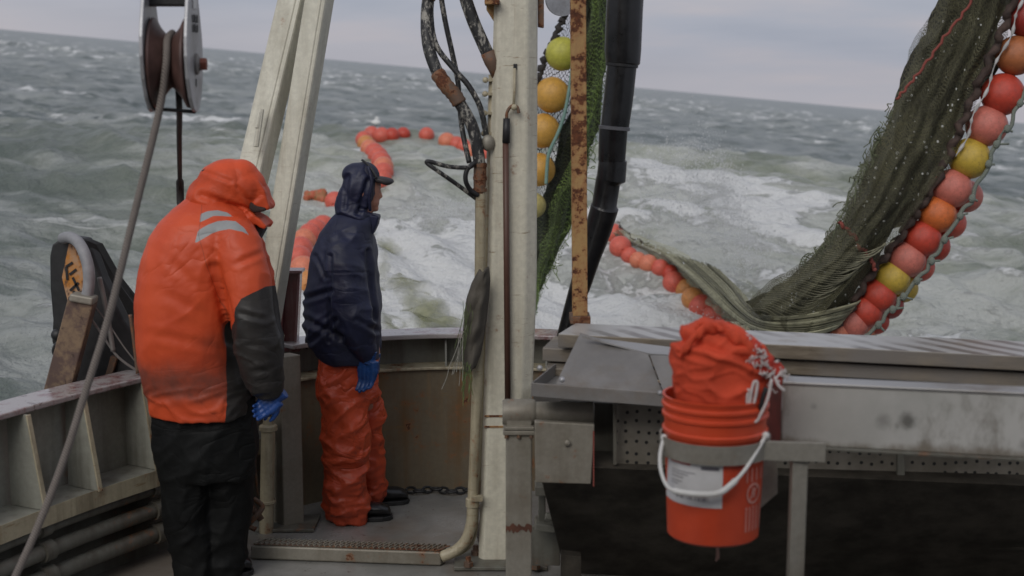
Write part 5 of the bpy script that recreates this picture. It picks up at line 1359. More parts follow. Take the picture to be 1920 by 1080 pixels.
mb = MB(); mb.prism([P(464, 428, D1 - .05), P(474, 420, D1 - .05), P(488, 424, D1 - .05), P(494, 431, D1 - .05), P(486, 446, D1 - .05), P(478, 460, D1 - .05), P(470, 446, D1 - .05)], (0, .12, 0)); mb.build('collar_lining', plain('dark_collar', (.035, .032, .035), .8), ho, bevel=.01)
mb = MB(); mb.beam(P(380, 322, D1 - .03), P(394, 315, D1 - .03), .014, .03); mb.build('toggle', M_BLACK, ho, bevel=.003)
# trousers
M_T1 = cloth_mat('charcoal_trousers', (.0045, .005, .005), wv=70, rough=.7, spec=.25, bump=.4, var=.25)
mb = MB()
trunk(mb, [(742, 284, 478, .155, 0), (800, 285, 482, .165, 0), (850, 289, 482, .165, 0), (890, 295, 481, .155, .01)], D1)
limb(mb, [(340, 800, -.03, 52), (346, 870, -.03, 50), (350, 940, -.02, 45), (358, 1020, 0, 42), (366, 1085, .0, 38)], D1)
limb(mb, [(428, 800, .03, 52), (430, 870, .03, 50), (430, 940, .05, 47), (424, 1010, .06, 44), (412, 1068, .06, 40)], D1)
m2, co, no = organic(mb, .009, 3); pr = proj(co)
d = folds(co, no, .012, 3.6, (1.5, 1.2, 1.0), 61, rot=.3) + folds(co, no, .007, 6, (1, 1, 1.6), 71, rot=-.8) + .006 * fbm(co * 9, 3) + folds(co, no, .010, 7, (1, 1, 2), 77) * smooth(960, 1040, pr[:, 1])
finish(m2, co + no * d[:, None], 'trousers', M_T1, p1)
hg = G(395, 1098); boot('boot', hg + Vector((-.02, .1, 0)), G(455, 1082) + Vector((0.03, .06, 0)), M_BLACKWET, p1)
hg = G(340, 1110); boot('boot', hg + Vector((-.02, .1, 0)), hg + Vector((.20, .22, 0)), M_BLACKWET, p1)
M_GLV = plain('blue_glove', (.012, .055, .22), .4, var=.2, scale=30)
glove('glove', P(521, 744, D1 - .14), Vector((-1, .05, -.80)), Vector((-.5, .6, -.6)), M_GLV, p1, .155, .75, thumb=-1)
glove('glove', P(508, 742, D1 + .06), Vector((-.7, -.1, -.7)), Vector((0, -.5, -1)), M_GLV, p1, .155, .5, thumb=1)
mb = MB(); mb.tube([P(498, 738, D1 - .14), P(512, 741, D1 - .14)], [.022, .026], 12); mb.build('wrist', SKIN, p1, smooth=True)

# ---------- man in blue
D2 = 6.87
p2 = thing('person', G(665, 972), 'man in dark blue hooded rain jacket, peaked cap and shiny orange waterproof trousers', 'person')
mb = MB()
hd = P(681, 350, D2); r_ = M(D2)
mb.ball(hd, 34 * r_, 24, 18, sc=(.98, .78, 1.18)); mb.ball(P(690, 376, D2), 21 * r_, 20, 14, sc=(1.0, .85, .9))   # skull, jaw
mb.ball(P(699, 362, D2), 14 * r_, 16, 12, sc=(.95, 1.05, 1.25)); mb.ball(P(703, 391, D2), 7.5 * r_, 12, 10, sc=(1, 1, .8))  # mid face, chin
mb.tube([P(706, 350, D2), P(712, 362, D2), P(714.5, 368, D2), P(709, 372, D2)], [3.0 * r_, 3.6 * r_, 4.4 * r_, 3.2 * r_], 10)    # nose
mb.tube([P(707, 378, D2 - .02), P(709.5, 378, D2), P(707, 378, D2 + .02)], 2.6 * r_, 8); mb.tube([P(706, 383, D2 - .02), P(708.5, 383, D2), P(706, 383, D2 + .02)], 2.8 * r_, 8)   # lips
mb.tube([P(704, 346, D2 - .035), P(708, 345, D2), P(704, 346, D2 + .035)], 3.2 * r_, 8)   # brow
mb.ball(P(678, 360, D2 - .075), 7 * r_, 10, 10, sc=(.8, .4, 1.5))
mb.tube([P(682, 380, D2), P(668, 420, D2)], [20 * r_, 24 * r_], 16)
trunk(mb, [(415, 640, 690, .09, 0), (450, 610, 700, .13, 0), (540, 600, 700, .12, 0), (640, 605, 695, .12, 0), (700, 615, 695, .11, 0)], D2)
limb(mb, [(640, 465, -.12, 20), (650, 540, -.15, 19), (664, 600, -.16, 16), (684, 655, -.15, 12), (690, 682, -.15, 10)], D2)
limb(mb, [(660, 465, .13, 20), (668, 540, .16, 19), (684, 600, .14, 16), (700, 650, .1, 12), (702, 676, .08, 10)], D2)
limb(mb, [(640, 700, -.06, 28), (640, 800, -.05, 22), (642, 880, -.04, 19), (645, 945, -.03, 14)], D2)
limb(mb, [(672, 700, .09, 28), (688, 780, .12, 22), (690, 860, .16, 18), (695, 925, .2, 13)], D2)
m2, co, no = organic(mb, .0065, 1); bd = finish(m2, co, 'body', SKIN, p2)
mb = MB(); mb.ball(P(705.5, 355, D2 - .022), 3.4 * r_, 12, 8, sc=(.7, 1, .8)); mb.build('eye', plain('eye_white', (.5, .48, .45), .3), bd, smooth=True)
mb = MB(); mb.tube(smoothpath([P(700, 349, D2 - .045), P(704, 347.5, D2 - .04), P(708, 348, D2 - .025)], 3), 1.3 * r_, 6); mb.build('eyebrow', plain('brow_hair', (.05, .03, .02), .8), bd, smooth=True)
M_NAVY = cloth_mat('navy_rain_jacket', (.010, .013, .040), wv=70, rough=.55, bump=.3, var=.2, spec=.5)
mb = MB()
trunk(mb, [(398, 634, 700, .075, 0), (415, 618, 702, .12, 0), (435, 602, 702, .16, 0), (460, 589, 704, .19, 0), (490, 581, 707, .195, 0), (530, 577, 710, .195, 0), (570, 571, 713, .195, 0), (605, 569, 714, .195, 0), (640, 580, 713, .19, 0), (660, 594, 711, .185, 0), (674, 604, 709, .18, 0)], D2)
limb(mb, [(636, 462, -.12, 30), (646, 500, -.16, 36), (653, 550, -.18, 37), (664, 600, -.19, 35), (680, 640, -.18, 27), (688, 664, -.17, 20)], D2, 22)
limb(mb, [(660, 462, .12, 28), (668, 520, .16, 32), (680, 590, .16, 30), (692, 640, .14, 24), (698, 662, .12, 18)], D2)
m2, co, no = organic(mb, .0075, 3); pr = proj(co)
armf = smooth(.0, .08, (D2 - .15) - co[:, 1])
d = folds(co, no, .010, 3.8, (1, 1, 1.6), 105, p=3, rot=-.7) * (1 - armf) + folds(co, no, .010, 5.0, (1, 1, 1.9), 115, rot=.35) * armf + .008 * fbm(co * 6, 3)
for (ax, ay, bx, by, wd, am) in ((614, 512, 692, 510, 2.0, .003), (575, 560, 622, 545, 5, .008), (572, 600, 640, 632, 6, .010), (585, 640, 630, 600, 5, .007), (690, 470, 700, 600, 4, .008), (620, 480, 618, 640, 4, .008), (590, 480, 612, 520, 4, .006), (668, 600, 706, 620, 5, .006)):
    ab = np.array([bx - ax, by - ay], float); t = np.clip(((pr - [ax, ay]) @ ab) / (ab @ ab), 0, 1); ds = np.hypot(*(pr - [ax, ay] - t[:, None] * ab).T)
    d -= am * np.exp(-(ds / wd) ** 2) - am * .8 * np.exp(-((ds - wd * 1.8) / wd) ** 2)
jk = finish(m2, co + no * d[:, None], 'jacket', M_NAVY, p2)
# hood shell open towards the right
def shell(px_c, py_c, Dd, rx, rz, ry, a_open, name, mat, parent, drape=None):
    pass
mb = MB()
mb.ball(P(675, 352, D2), 40 * r_, 28, 18, sc=(.80, .92, 1.20), rot=Matrix.Rotation(math.radians(8), 3, 'Y'))
mb.ball(P(670, 325, D2), 26 * r_, 20, 14, sc=(1.1, 1.05, .8))
limb(mb, [(662, 370, 0, 30), (662, 396, 0, 33), (668, 412, 0, 36), (678, 426, 0, 30)], D2)
m2, co, no = organic(mb, .006, 3); pr = proj(co)
cut = smooth(0, 1, (pr[:, 0] - np.interp(pr[:, 1], [300, 345, 395, 410], [706, 698, 692, 720])) / 6)
d = folds(co, no, .008, 6.0, (1.7, 1, 1.0), 141, rot=.4) + .005 * fbm(co * 10, 3)
for (ax, ay, bx, by, wd, am) in ((652, 330, 648, 390, 4, .006), (690, 340, 672, 400, 5, .008), (700, 398, 676, 392, 4, .007), (640, 405, 690, 425, 4, .008)):
    ab = np.array([bx - ax, by - ay], float); t = np.clip(((pr - [ax, ay]) @ ab) / (ab @ ab), 0, 1); ds = np.hypot(*(pr - [ax, ay] - t[:, None] * ab).T)
    d -= am * np.exp(-(ds / wd) ** 2) - am * .8 * np.exp(-((ds - wd * 1.8) / wd) ** 2)
co2 = co + no * d[:, None]
hd2 = finish(m2, co2, 'hood', M_NAVY, p2)
mb = MB(); mb.tube(smoothpath([P(690, 312, D2 - .07), P(697, 340, D2 - .085), P(693, 370, D2 - .08), P(694, 395, D2 - .06)], 5), 3.0 * r_, 8); mb.build('hood_hem', M_NAVY, hd2, smooth=True)
mb = MB(); mb.prism([P(686, 402, D2 - .06), P(700, 403, D2 - .06), P(711, 406, D2 - .05), P(707, 424, D2 - .05), P(699, 441, D2 - .05), P(688, 438, D2 - .06)], (0, .11, 0)); mb.build('collar', M_NAVY, hd2, bevel=.008)
# cap with visor
M_CAP = plain('cap_cloth', (.022, .024, .045), .7, var=.2, scale=30)
cpo = None
mb = MB(); mb.ball(P(684, 332, D2), 31 * r_, 24, 12, sc=(.9, .92, .92)); cpo = mb.build('cap', M_CAP, p2, smooth=True)
mb = MB(); mb.tube(smoothpath([P(679, 300, D2 - .02), P(690, 309, D2 - .055), P(700, 322, D2 - .07), P(706, 334, D2 - .075)], 5), 2.2 * r_, 8); mb.build('cap_band', M_BLACK, cpo, smooth=True)
rows_ = []
for k in range(9):
    a = -1 + 2 * k / 8; yy = D2 + a * .075; q = 1 - a * a
    rows_.append([P(702, 334 + 4 * (1 - q), yy), P(716 + 6 * q, 336 + 5 * (1 - q), yy), P(724 + 16 * q ** .5, 341 + 6 * (1 - q), yy)])
sheet('visor', rows_, plain('visor_cloth', (.028, .024, .026), .6), cpo, .028)
# trousers
M_OIL = None
m = N('orange_oilskin'); f = m.noise(6, 6, .65); g = m.noise(14, 5, .7, off=(4, 1, 3)); 
c = m.mix(m.ramp(f, .3, .7), (.50, .060, .018), (.62, .084, .028)); c = m.mix(m.math('MULTIPLY', m.ramp(g, .60, .7), .6), c, (.13, .05, .03))
c = m.mix(m.math('MULTIPLY', m.attr('lower_dark'), .5), c, (.22, .035, .018))
m.set(color=c, rough=.43); m.bump(m.math('ADD', m.math('MULTIPLY', f, .3), crinkle(m, 4.0, 9)), .5, .018); M_OIL = m.mat
mb = MB()
trunk(mb, [(655, 604, 704, .15, 0), (690, 602, 704, .155, 0), (725, 600, 706, .15, .02), (745, 601, 708, .14, .03)], D2)
limb(mb, [(644, 705, -.06, 42), (645, 780, -.06, 44), (648, 850, -.05, 42), (649, 910, -.04, 41), (651, 952, -.03, 42)], D2, 22)
limb(mb, [(672, 715, .10, 34), (686, 755, .13, 31), (687, 820, .16, 30), (689, 880, .19, 31), (692, 926, .20, 30)], D2, 22)
m2, co, no = organic(mb, .0075, 2); pr = proj(co)
d = folds(co, no, .020, 4.2, (1.0, 1, 1.5), 161, p=1.5, rot=.7) + folds(co, no, .013, 8, (1, 1, 1.5), 171, p=1.5, rot=-.6) + .012 * fbm(co * 7, 4) + folds(co, no, .012, 9, (1, 1, 2.2), 177) * smooth(880, 940, pr[:, 1])
co2 = co + no * d[:, None]
finish(m2, co2, 'trousers', M_OIL, p2, dict(lower_dark=smooth(800, 960, pr[:, 1]) * .8))  # legs get darker towards the boots
boot('boot', G(622, 976), G(733, 972), M_BLACKWET, p2, .10)
boot('boot', G(680, 948), G(764, 941), M_BLACKWET, p2, .10)
M_GLV2 = plain('blue_glove_dark', (.010, .050, .18), .4, var=.2, scale=30)
glove('glove', P(692, 674, D2 - .17), Vector((-.12, .0, -1)), Vector((.5, 1, 0)), M_GLV2, p2, .19, .6, thumb=1)
glove('glove', P(702, 676, D2 + .09), Vector((-.05, .0, -1)), Vector((1, -.2, 0)), M_GLV2, p2, .165, .5, thumb=-1)

# ================================================================ floats
def float_mat(name, base, var=.18):
    m = N(name); f = m.noise(3.2, 5, .7); g = m.noise(14, 5, .7)
    c = m.mix(m.ramp(f, .3, .7), tuple(x * (1 - var) for x in base), tuple(min(1, x * (1 + var * .6)) for x in base))
    c = m.mix(m.math('MULTIPLY', m.ramp(g, .56, .72), .5), c, tuple(x * .45 for x in base))
    h = m.noise(26, 5, .8, off=(3, 3, 3)); c = m.mix(m.math('MULTIPLY', m.ramp(h, .60, .66), .35), c, tuple(min(1, x * .5 + .28) for x in base)); c = m.mix(m.math('MULTIPLY', m.ramp(m.noise(5, 6, .8, off=(9, 1, 4)), .56, .66), .45), c, (.16, .08, .05))
    m.set(color=c, rough=m.math('ADD', m.math('MULTIPLY', g, .4), .2)); m.bump(m.math('ADD', g, h), .25, .02); return m.mat
FM = dict(coral=float_mat('coral_float', (.62, .115, .075)), red=float_mat('red_float', (.50, .055, .03)), orange=float_mat('orange_float', (.62, .15, .035)), pink=float_mat('pink_float', (.55, .16, .12)),
          yellow=float_mat('yellow_float', (.52, .36, .05)), ochre=float_mat('ochre_float', (.56, .30, .055)), lime=float_mat('lime_float', (.44, .42, .06)), brown=float_mat('brownish_float', (.42, .14, .05)),
          tan=float_mat('tan_float', (.58, .24, .07)), salmon=float_mat('salmon_float', (.66, .20, .11)), darkred=float_mat('dark_red_float', (.32, .03, .022)))
FM['pale'] = float_mat('pale_yellow_float', (.45, .38, .14))
_protos = {}
def put_float(c, r, colour, axis, label, group):
    """a ball float with a moulded ring round the bore; copies share the mesh of their colour"""
    if colour not in _protos:
        prof = [(.10, -.93), (.16, -1.0), (.22, -.985)]
        for k in range(1, 24):
            a = -math.pi / 2 + math.pi * k / 24
            if abs(math.sin(a)) < .975: prof.append((math.cos(a), math.sin(a)))
        prof += [(.22, .985), (.16, 1.0), (.10, .93)]
        mb = MB(); mb.lathe(prof, (0, 0, 0), n=28); o = mb.build('float', FM[colour], smooth=True, auto=50, base=(0, 0, 0)); _protos[colour] = o
    else:
        o = _protos[colour].copy(); COL.objects.link(o)
    o.location = c; o.scale = (r, r, r)
    o.rotation_euler = Vector(axis).to_track_quat('Z', 'Y').to_euler()
    return tag(o, label, 'float', group)
def ordn(i):
    return ['first', 'second', 'third', 'fourth', 'fifth', 'sixth', 'seventh', 'eighth', 'ninth', 'tenth', 'eleventh', 'twelfth', 'thirteenth', 'fourteenth', 'fifteenth', 'sixteenth', 'seventeenth', 'eighteenth'][i]
def cname(c): return {'lime': 'yellow green', 'brown': 'brownish orange', 'darkred': 'dark red', 'pale': 'pale yellow', 'ochre': 'ochre yellow', 'tan': 'tan orange'}.get(c, c)
# right hanging line
DR = 9.3
RF = [(1928, 32, 76, 'darkred', 0), (1905, 104, 73, 'brown', 0), (1880, 177, 78, 'red', 0), (1850, 236, 76, 'pink', 0), (1818, 297, 76, 'yellow', 0), (1785, 353, 73, 'pink', 0), (1757, 402, 70, 'orange', 0), (1729, 447, 70, 'red', 0),
      (1700, 486, 70, 'pink', 0), (1673, 521, 66, 'yellow', 0), (1647, 554, 66, 'red', 0), (1622, 584, 64, 'red', 0), (1597, 606, 64, 'pink', 0), (1572, 622, 56, 'salmon', 0)]
for i, (x, y, dm, col, dy) in enumerate(RF):
    nx = RF[min(i + 1, len(RF) - 1)]; pv = RF[max(i - 1, 0)]
    ax = P(nx[0], nx[1], DR) - P(pv[0], pv[1], DR)
    put_float(P(x, y, DR), dm / 2 * M(DR), col, ax, f'{cname(col)} ball float, {ordn(i)} from the top of the line hanging at the right', 'floats on the line hanging at the right')
BK = [(1812, 368, 62, 'pink'), (1782, 418, 60, 'coral'), (1752, 462, 60, 'red'), (1724, 500, 58, 'coral'), (1694, 540, 56, 'yellow'), (1668, 572, 54, 'darkred'), (1642, 602, 52, 'red'), (1618, 622, 50, 'salmon')]
for i, (x, y, dm, col) in enumerate(BK):
    put_float(P(x, y, DR + .22), dm / 2 * M(DR), col, (.5, .6, -1), f'{cname(col)} float half hidden behind the right hanging line, {ordn(i)} in that row', 'back row of floats at the right')
# centre line beside the mast
DC = 11.5
for x, y, dm, col, lab in ((1054, 101, 62, 'lime', 'yellow green ball float, highest of those between mast and rusty post'), (1035, 178, 66, 'ochre', 'ochre yellow ball float right of the mast, just below the yellow green one'),
                      (1018, 245, 64, 'ochre', 'ochre yellow ball float, third down beside the right edge of the mast'), (1010, 318, 62, 'ochre', 'ochre yellow ball float crossed by green twine, fourth down beside the mast'),
                      (1000, 385, 48, 'pale', 'pale yellow float mostly hidden, lowest beside the right edge of the mast')):
    put_float(P(x, y, DC), dm / 2 * M(DC), col, (.2, 0, 1), lab, 'floats hanging beside the mast')
# floats lying on the water
def water_chain(L_, group, what, lift=.02):
    for i, (x, y, dm, col) in enumerate(L_):
        a = L_[min(i + 1, len(L_) - 1)]; b = L_[max(i - 1, 0)]
        dm = dm * 0.96; c = on_sea(x, y + dm * .20, 0.0); r = dm / 2 * M(c.y)
        ca, cb = on_sea(a[0], a[1]), on_sea(b[0], b[1])
        ax = (ca - cb) if (ca - cb).length > .01 else Vector((1, 0, 0))
        c = c + Vector((0, 0, r * .40))
        put_float(c, r, col, ax, what.format(c=cname(col), o=ordn(i)), group)
water_chain([(1071, 403, 30, 'coral'), (1150, 440, 44, 'coral'), (1163, 463, 44, 'coral'), (1180, 479, 34, 'coral'), (1196, 488, 34, 'salmon'), (1216, 495, 38, 'salmon'), (1238, 503, 36, 'coral'), (1256, 512, 34, 'red'), (1264, 530, 46, 'coral'), (1275, 535, 38, 'salmon'), (1287, 543, 44, 'tan'),
             (1299, 560, 46, 'tan'), (1315, 575, 50, 'coral'), (1338, 591, 44, 'coral'), (1362, 608, 48, 'coral'), (1385, 622, 44, 'coral')],
            'floats on the water at the centre right', '{c} float, {o} from the far end of the string running to the bucket')
water_chain([(908, 290, 28, 'coral'), (886, 284, 32, 'salmon'), (870, 276, 32, 'coral'), (856, 271, 32, 'coral'), (838, 265, 34, 'salmon'), (800, 253, 30, 'coral'), (756, 252, 28, 'red'), (735, 254, 30, 'red'), (716, 255, 34, 'coral'), (697, 252, 32, 'coral')],
            'floats of the far loop', '{c} float on the far side of the loop, {o} counting from the mast leftwards')
water_chain([(683, 262, 34, 'coral'), (686, 270, 34, 'tan'), (693, 279, 36, 'salmon'), (702, 286, 38, 'coral'), (709, 294, 40, 'coral'), (715, 303, 40, 'coral'), (719, 313, 40, 'salmon'), (719, 324, 40, 'coral'), (716, 336, 40, 'coral')],
            'floats of the near side of the loop', '{c} float in the curve above the peaked cap, {o} from its top')
water_chain([(628, 378, 40, 'coral'), (606, 424, 44, 'coral'), (592, 430, 42, 'coral'), (581, 439, 44, 'coral'), (571, 450, 46, 'salmon'), (564, 466, 48, 'coral'), (561, 484, 50, 'coral'), (568, 504, 52, 'salmon'), (573, 530, 52, 'tan')],
            'floats left of the blue jacket', '{c} float left of the man in blue, {o} from the top of that group')
water_chain([(911, 566, 34, 'coral'), (911, 606, 34, 'coral')], 'floats seen between conduit and mast', '{c} float in the gap between conduit and cream mast, {o} from the top')
mb = MB(); c = on_sea(592, 372)
for _ in range(26):
    mb.ball(c + Vector((random.uniform(-.10, .10), random.uniform(-.1, .1), random.uniform(-.07, .08))), random.uniform(.03, .07), 10, 8)
m2, co, no = organic(mb, .015, 1)
t = thing('fouled_float', c, 'lumpy orange float overgrown with olive weed, leftmost on the water beside the mast leg', 'float')
finish(m2, co + no * (.02 * fbm(co * 14, 3))[:, None], 'body', worn('fouled_orange', (.45, .10, .05), (.30, .13, .05), (.14, .15, .06)), t)
# gull on the water far off
t = on_sea(706, 236); gl = thing('gull', t, 'small white bird on the water just above the far floats', 'bird')
mb = MB(); u = M(t.y)
mb.ball(t + Vector((0, 0, 6 * u)), 7 * u, 16, 10, sc=(1.15, .8, .75)); mb.ball(t + Vector((1 * u, 0, 14 * u)), 3.6 * u, 12, 8); mb.tube([t + Vector((0, 0, 9 * u)), t + Vector((1 * u, 0, 14 * u))], [4 * u, 2.6 * u], 10); mb.tube([t + Vector((-6 * u, 0, 7 * u)), t + Vector((-12 * u, 0, 8 * u))], [4 * u, .6 * u], 10)
mb.tube([t + Vector((4 * u, 0, 14 * u)), t + Vector((8 * u, 0, 13 * u))], [1.2 * u, .3 * u], 6)
m2, co, no = organic(mb, u * 1.0, 1); finish(m2, co, 'body', plain('white_feathers', (.7, .7, .68), .8), gl)

# ================================================================ nets
def net_mat(name, base, scale=(60, 60), width=.16, dens=1.0, base2=None, rough=.8, opaque=False):
    """diamond mesh; open between the twines unless opaque"""
    m = N(name)
    uv = m.n('ShaderNodeUVMap'); sep = m.n('ShaderNodeSeparateXYZ')
    wob = m.n('ShaderNodeTexNoise'); wob.inputs['Scale'].default_value = 5; wob.inputs['Detail'].default_value = 4; m.l(uv.outputs[0], wob.inputs['Vector'])
    ad = m.n('ShaderNodeMixRGB', blend_type='ADD'); ad.inputs[0].default_value = .10; m.l(uv.outputs[0], ad.inputs[1]); m.l(wob.outputs['Color'], ad.inputs[2]); m.l(ad.outputs[0], sep.inputs[0])
    u = m.math('MULTIPLY', sep.outputs[0], scale[0]); v = m.math('MULTIPLY', sep.outputs[1], scale[1])
    def line(a):
        fr = m.math('FRACT', a); return m.math('ABSOLUTE', m.math('SUBTRACT', fr, .5))
    l1 = m.ramp(line(m.math('ADD', u, v)), width, width * .55); l2 = m.ramp(line(m.math('SUBTRACT', u, v)), width, width * .55)
    tw = m.math('MAXIMUM', l1, l2)
    f = m.noise(2.2, 6, .7); g = m.noise(16, 4, .7)
    b2 = base2 or tuple(x * .5 for x in base)
    c = m.mix(m.ramp(f, .35, .65), b2, base); c = m.mix(m.math('MULTIPLY', m.ramp(g, .5, .7), .35), c, tuple(min(1, x * 1.7) for x in base))
    if opaque:
        c = m.mix(tw, tuple(x * .22 for x in b2), c); m.set(color=c, rough=rough)
        m.bump(m.math('ADD', tw, m.math('MULTIPLY', g, 1.0)), .9, .02)
    else:
        a = m.math('MULTIPLY', tw, dens); a = m.math('MAXIMUM', a, m.math('MULTIPLY', m.ramp(g, .62, .72), dens * .5))
        m.set(color=c, rough=rough, alpha=a)
        m.b.inputs['Subsurface Weight'].default_value = 0
    return m.mat
def strip_surface(rows_, nx, fold_amp, nfold, seed, D, jit=.0, fold_pow=1.0):
    """rows_: (py, xl, xr, depth offset, py skew across); returns grid of points with lengthwise gathers"""
    G_r = []
    r0_ = rows_[0][0]; n = 90
    T_ = len(rows_) - 1
    for i in range(n + 1):
        t = i / n * T_; k = min(int(t), T_ - 1); f = t - k; f_ = f
        a = [rows_[k][j] + (rows_[k + 1][j] - rows_[k][j]) * f_ for j in range(len(rows_[0]))]
        (xl, yl, xr, yr, dy) = a; row = []
        for j in range(nx + 1):
            u = j / nx
            x = xl + (xr - xl) * u; y = yl + (yr - yl) * u
            ph = seed + 1.2 * math.sin(i / n * 5 + seed)
            z = math.sin(u * nfold * 3.1 + ph + 1.5 * math.sin(u * 5 + i * .03)) * .6 + .26 * math.sin(u * nfold * 9.3 + ph * 2 + i * .06) + .12 * math.sin(i * .21 + u * 9)
            e = 1.0
            row.append(P(x, y, D + dy + fold_amp * z * e - .22 * math.sin(math.pi * u) * (fold_amp > 0)))
        G_r.append(row)
    return G_r
def grid_obj(Gr, name, mat, parent, rough=0.0, seed=0, solid=0):
    co = np.array([[tuple(v) for v in r_] for r_ in Gr]); ny, nx = co.shape[:2]
    if rough: 
        q = co.reshape(-1, 3); dn_ = np.stack([fbm(q * 3 + seed + 5 * k, 4) for k in range(3)], -1) * rough; co = (q + dn_).reshape(ny, nx, 3)
    mb = MB(); vs = [Vector(p) for p in co.reshape(-1, 3)]
    mb.add(vs, [(i * nx + j, i * nx + j + 1, (i + 1) * nx + j + 1, (i + 1) * nx + j) for i in range(ny - 1) for j in range(nx - 1)], 0, [(j / (nx - 1), i / (ny - 1)) for i in range(ny) for j in range(nx)])
    return mb.build(name, mat, parent, smooth=True, solid=solid)
rn = thing('fishing_net', P(1500, 600, DR), 'big olive fishing net hanging from the top right and sweeping down behind the table', 'net')
# (xl, yl, xr, yr, depth)
RW = [(1905, -560, 2010, -560, .3), (1835, -260, 1955, -260, .3), (1772, -30, 1915, -30, .3), (1748, 40, 1893, 30, .3), (1722, 100, 1868, 95, .28), (1692, 165, 1840, 160, .26), (1668, 215, 1815, 215, .24), (1640, 270, 1792, 265, .22), (1618, 318, 1766, 320, .2),
      (1602, 365, 1735, 372, .18), (1580, 408, 1703, 418, .16), (1552, 452, 1672, 458, .14), (1515, 492, 1642, 498, .12), (1472, 524, 1614, 534, .1), (1432, 552, 1588, 568, .1), (1404, 574, 1562, 600, .1), (1428, 596, 1540, 630, .12), (1470, 622, 1510, 660, .14)]
M_NETD = net_mat('dark_olive_net', (.125, .115, .055), (30, 110), .24, opaque=True, base2=(.052, .048, .028))
M_NETO = net_mat('open_olive_net', (.115, .11, .062), (60, 190), .17)
M_NETP = net_mat('pale_wet_net', (.42, .41, .29), (46, 60), .22, dens=.95, base2=(.30, .30, .20))
M_NETG = net_mat('green_net', (.075, .095, .03), (18, 110), .20, opaque=True, base2=(.028, .033, .015))
M_NETGO = net_mat('open_green_net', (.12, .18, .04), (14, 90), .14)
grid_obj(strip_surface(RW, 90, .085, 4.5, 1.0, DR), 'net_body', M_NETD, rn, .09, 3)
wide = [(a - 5, b, c + 6, d, e - .1) for a, b, c, d, e in RW]
grid_obj(strip_surface(wide, 60, .08, 3.5, 2.2, DR - .10), 'outer_fold', M_NETO, rn, .05, 13)
wide = [(a - 4 + 14 * math.sin(i * 1.3), b, a + 60, d, e + .25) for i, (a, b, c, d, e) in enumerate(RW)]
grid_obj(strip_surface(wide, 40, .12, 2.5, 4.2, DR), 'side_fold', M_NETO, rn, .06, 23)
# dark brown gathered edge with pale rope on the right border
edge = [(2000, -560), (1948, -260), (1906, -30), (1886, 40), (1861, 100), (1832, 165), (1808, 222), (1786, 275), (1760, 330), (1728, 385), (1694, 435), (1655, 485), (1622, 530), (1595, 575), (1560, 615), (1520, 640)]
mb = MB(); pp = smoothpath([P(x, y, DR - .08) for x, y in edge], 8); mb.tube([p + Vector((.015 * math.sin(i * 1.1), .015 * math.cos(i * 1.9), 0)) for i, p in enumerate(pp)], [.026 + .006 * math.sin(i * 2.3) for i in range(len(pp))], 8)
mb.build('selvedge', plain('dark_selvedge', (.055, .035, .028), .85, var=.6, scale=14, bump=.9), rn, smooth=True)
mb = MB(); mb.tube([p + Vector((.05 + .012 * math.sin(i * .5), -.04, .01)) for i, p in enumerate(pp[:60])], [.004 + .008 * (math.sin(i * 1.7) > .2) for i in range(60)], 6)
mb.build('white_twine', plain('white_twine', (.42, .41, .40), .8, var=.3), rn, smooth=True)
mb = MB(); pp2 = smoothpath([P(x, y, DR - .22) for x, y in [(1832, -20), (1810, 20), (1778, 60), (1750, 100), (1720, 140), (1695, 170), (1682, 186)]], 8); mb.tube([p + Vector((.008 * math.sin(i * 1.3), 0, .006 * math.cos(i * 2.1))) for i, p in enumerate(pp2)], .009, 8); mb.build('red_cord', M_ROPER, rn, smooth=True)
mb = MB()
for pts_ in ([(1574, 418), (1590, 432), (1606, 448)], [(1606, 462), (1622, 472), (1634, 488), (1640, 505)]): mb.tube([p + Vector((0, .015 * math.sin(i * 2), .012 * math.sin(i * 1.4))) for i, p in enumerate(smoothpath([P(x, y, DR - .2) for x, y in pts_], 6))], .013, 6)
mb.build('red_cord', M_ROPER, rn, smooth=True)
# ragged upper left edge: loose loops of mesh
mb = MB()
for _ in range(110):
    k = random.uniform(5.5, 12); i_ = int(k); f_ = k - i_; x = RW[i_][0] + (RW[i_ + 1][0] - RW[i_][0]) * f_; y = RW[i_][1] + (RW[i_ + 1][1] - RW[i_][1]) * f_
    x += random.uniform(-12, 6); p = P(x, y, DR + random.uniform(-.15, .15)); pts_ = [p]
    for j in range(4): p = p + Vector((random.uniform(-.03, .028), random.uniform(-.02, .02), random.uniform(-.05, .01))); pts_.append(p)
    mb.tube(smoothpath(pts_, 3), .0035, 4)
mb.build('loose_twine', plain('loose_twine', (.12, .135, .075), .8, var=.3), rn, smooth=True)
# fish scales and wet flecks caught in the mesh
mb = MB(); bodyg = strip_surface(RW, 90, .085, 4.5, 1.0, DR - .16)
for _ in range(150):
    i_ = random.randrange(16, 86); j_ = random.randrange(4, 86); p = bodyg[i_][j_]; s_ = random.uniform(.003, .008)
    mb.ball(p, s_, 6, 4, sc=(random.uniform(.5, 1.4), .4, random.uniform(.6, 1.6)))
mb.build('flecks', plain('pale_flecks', (.5, .5, .46), .6), rn, smooth=True)['kind'] = 'stuff'
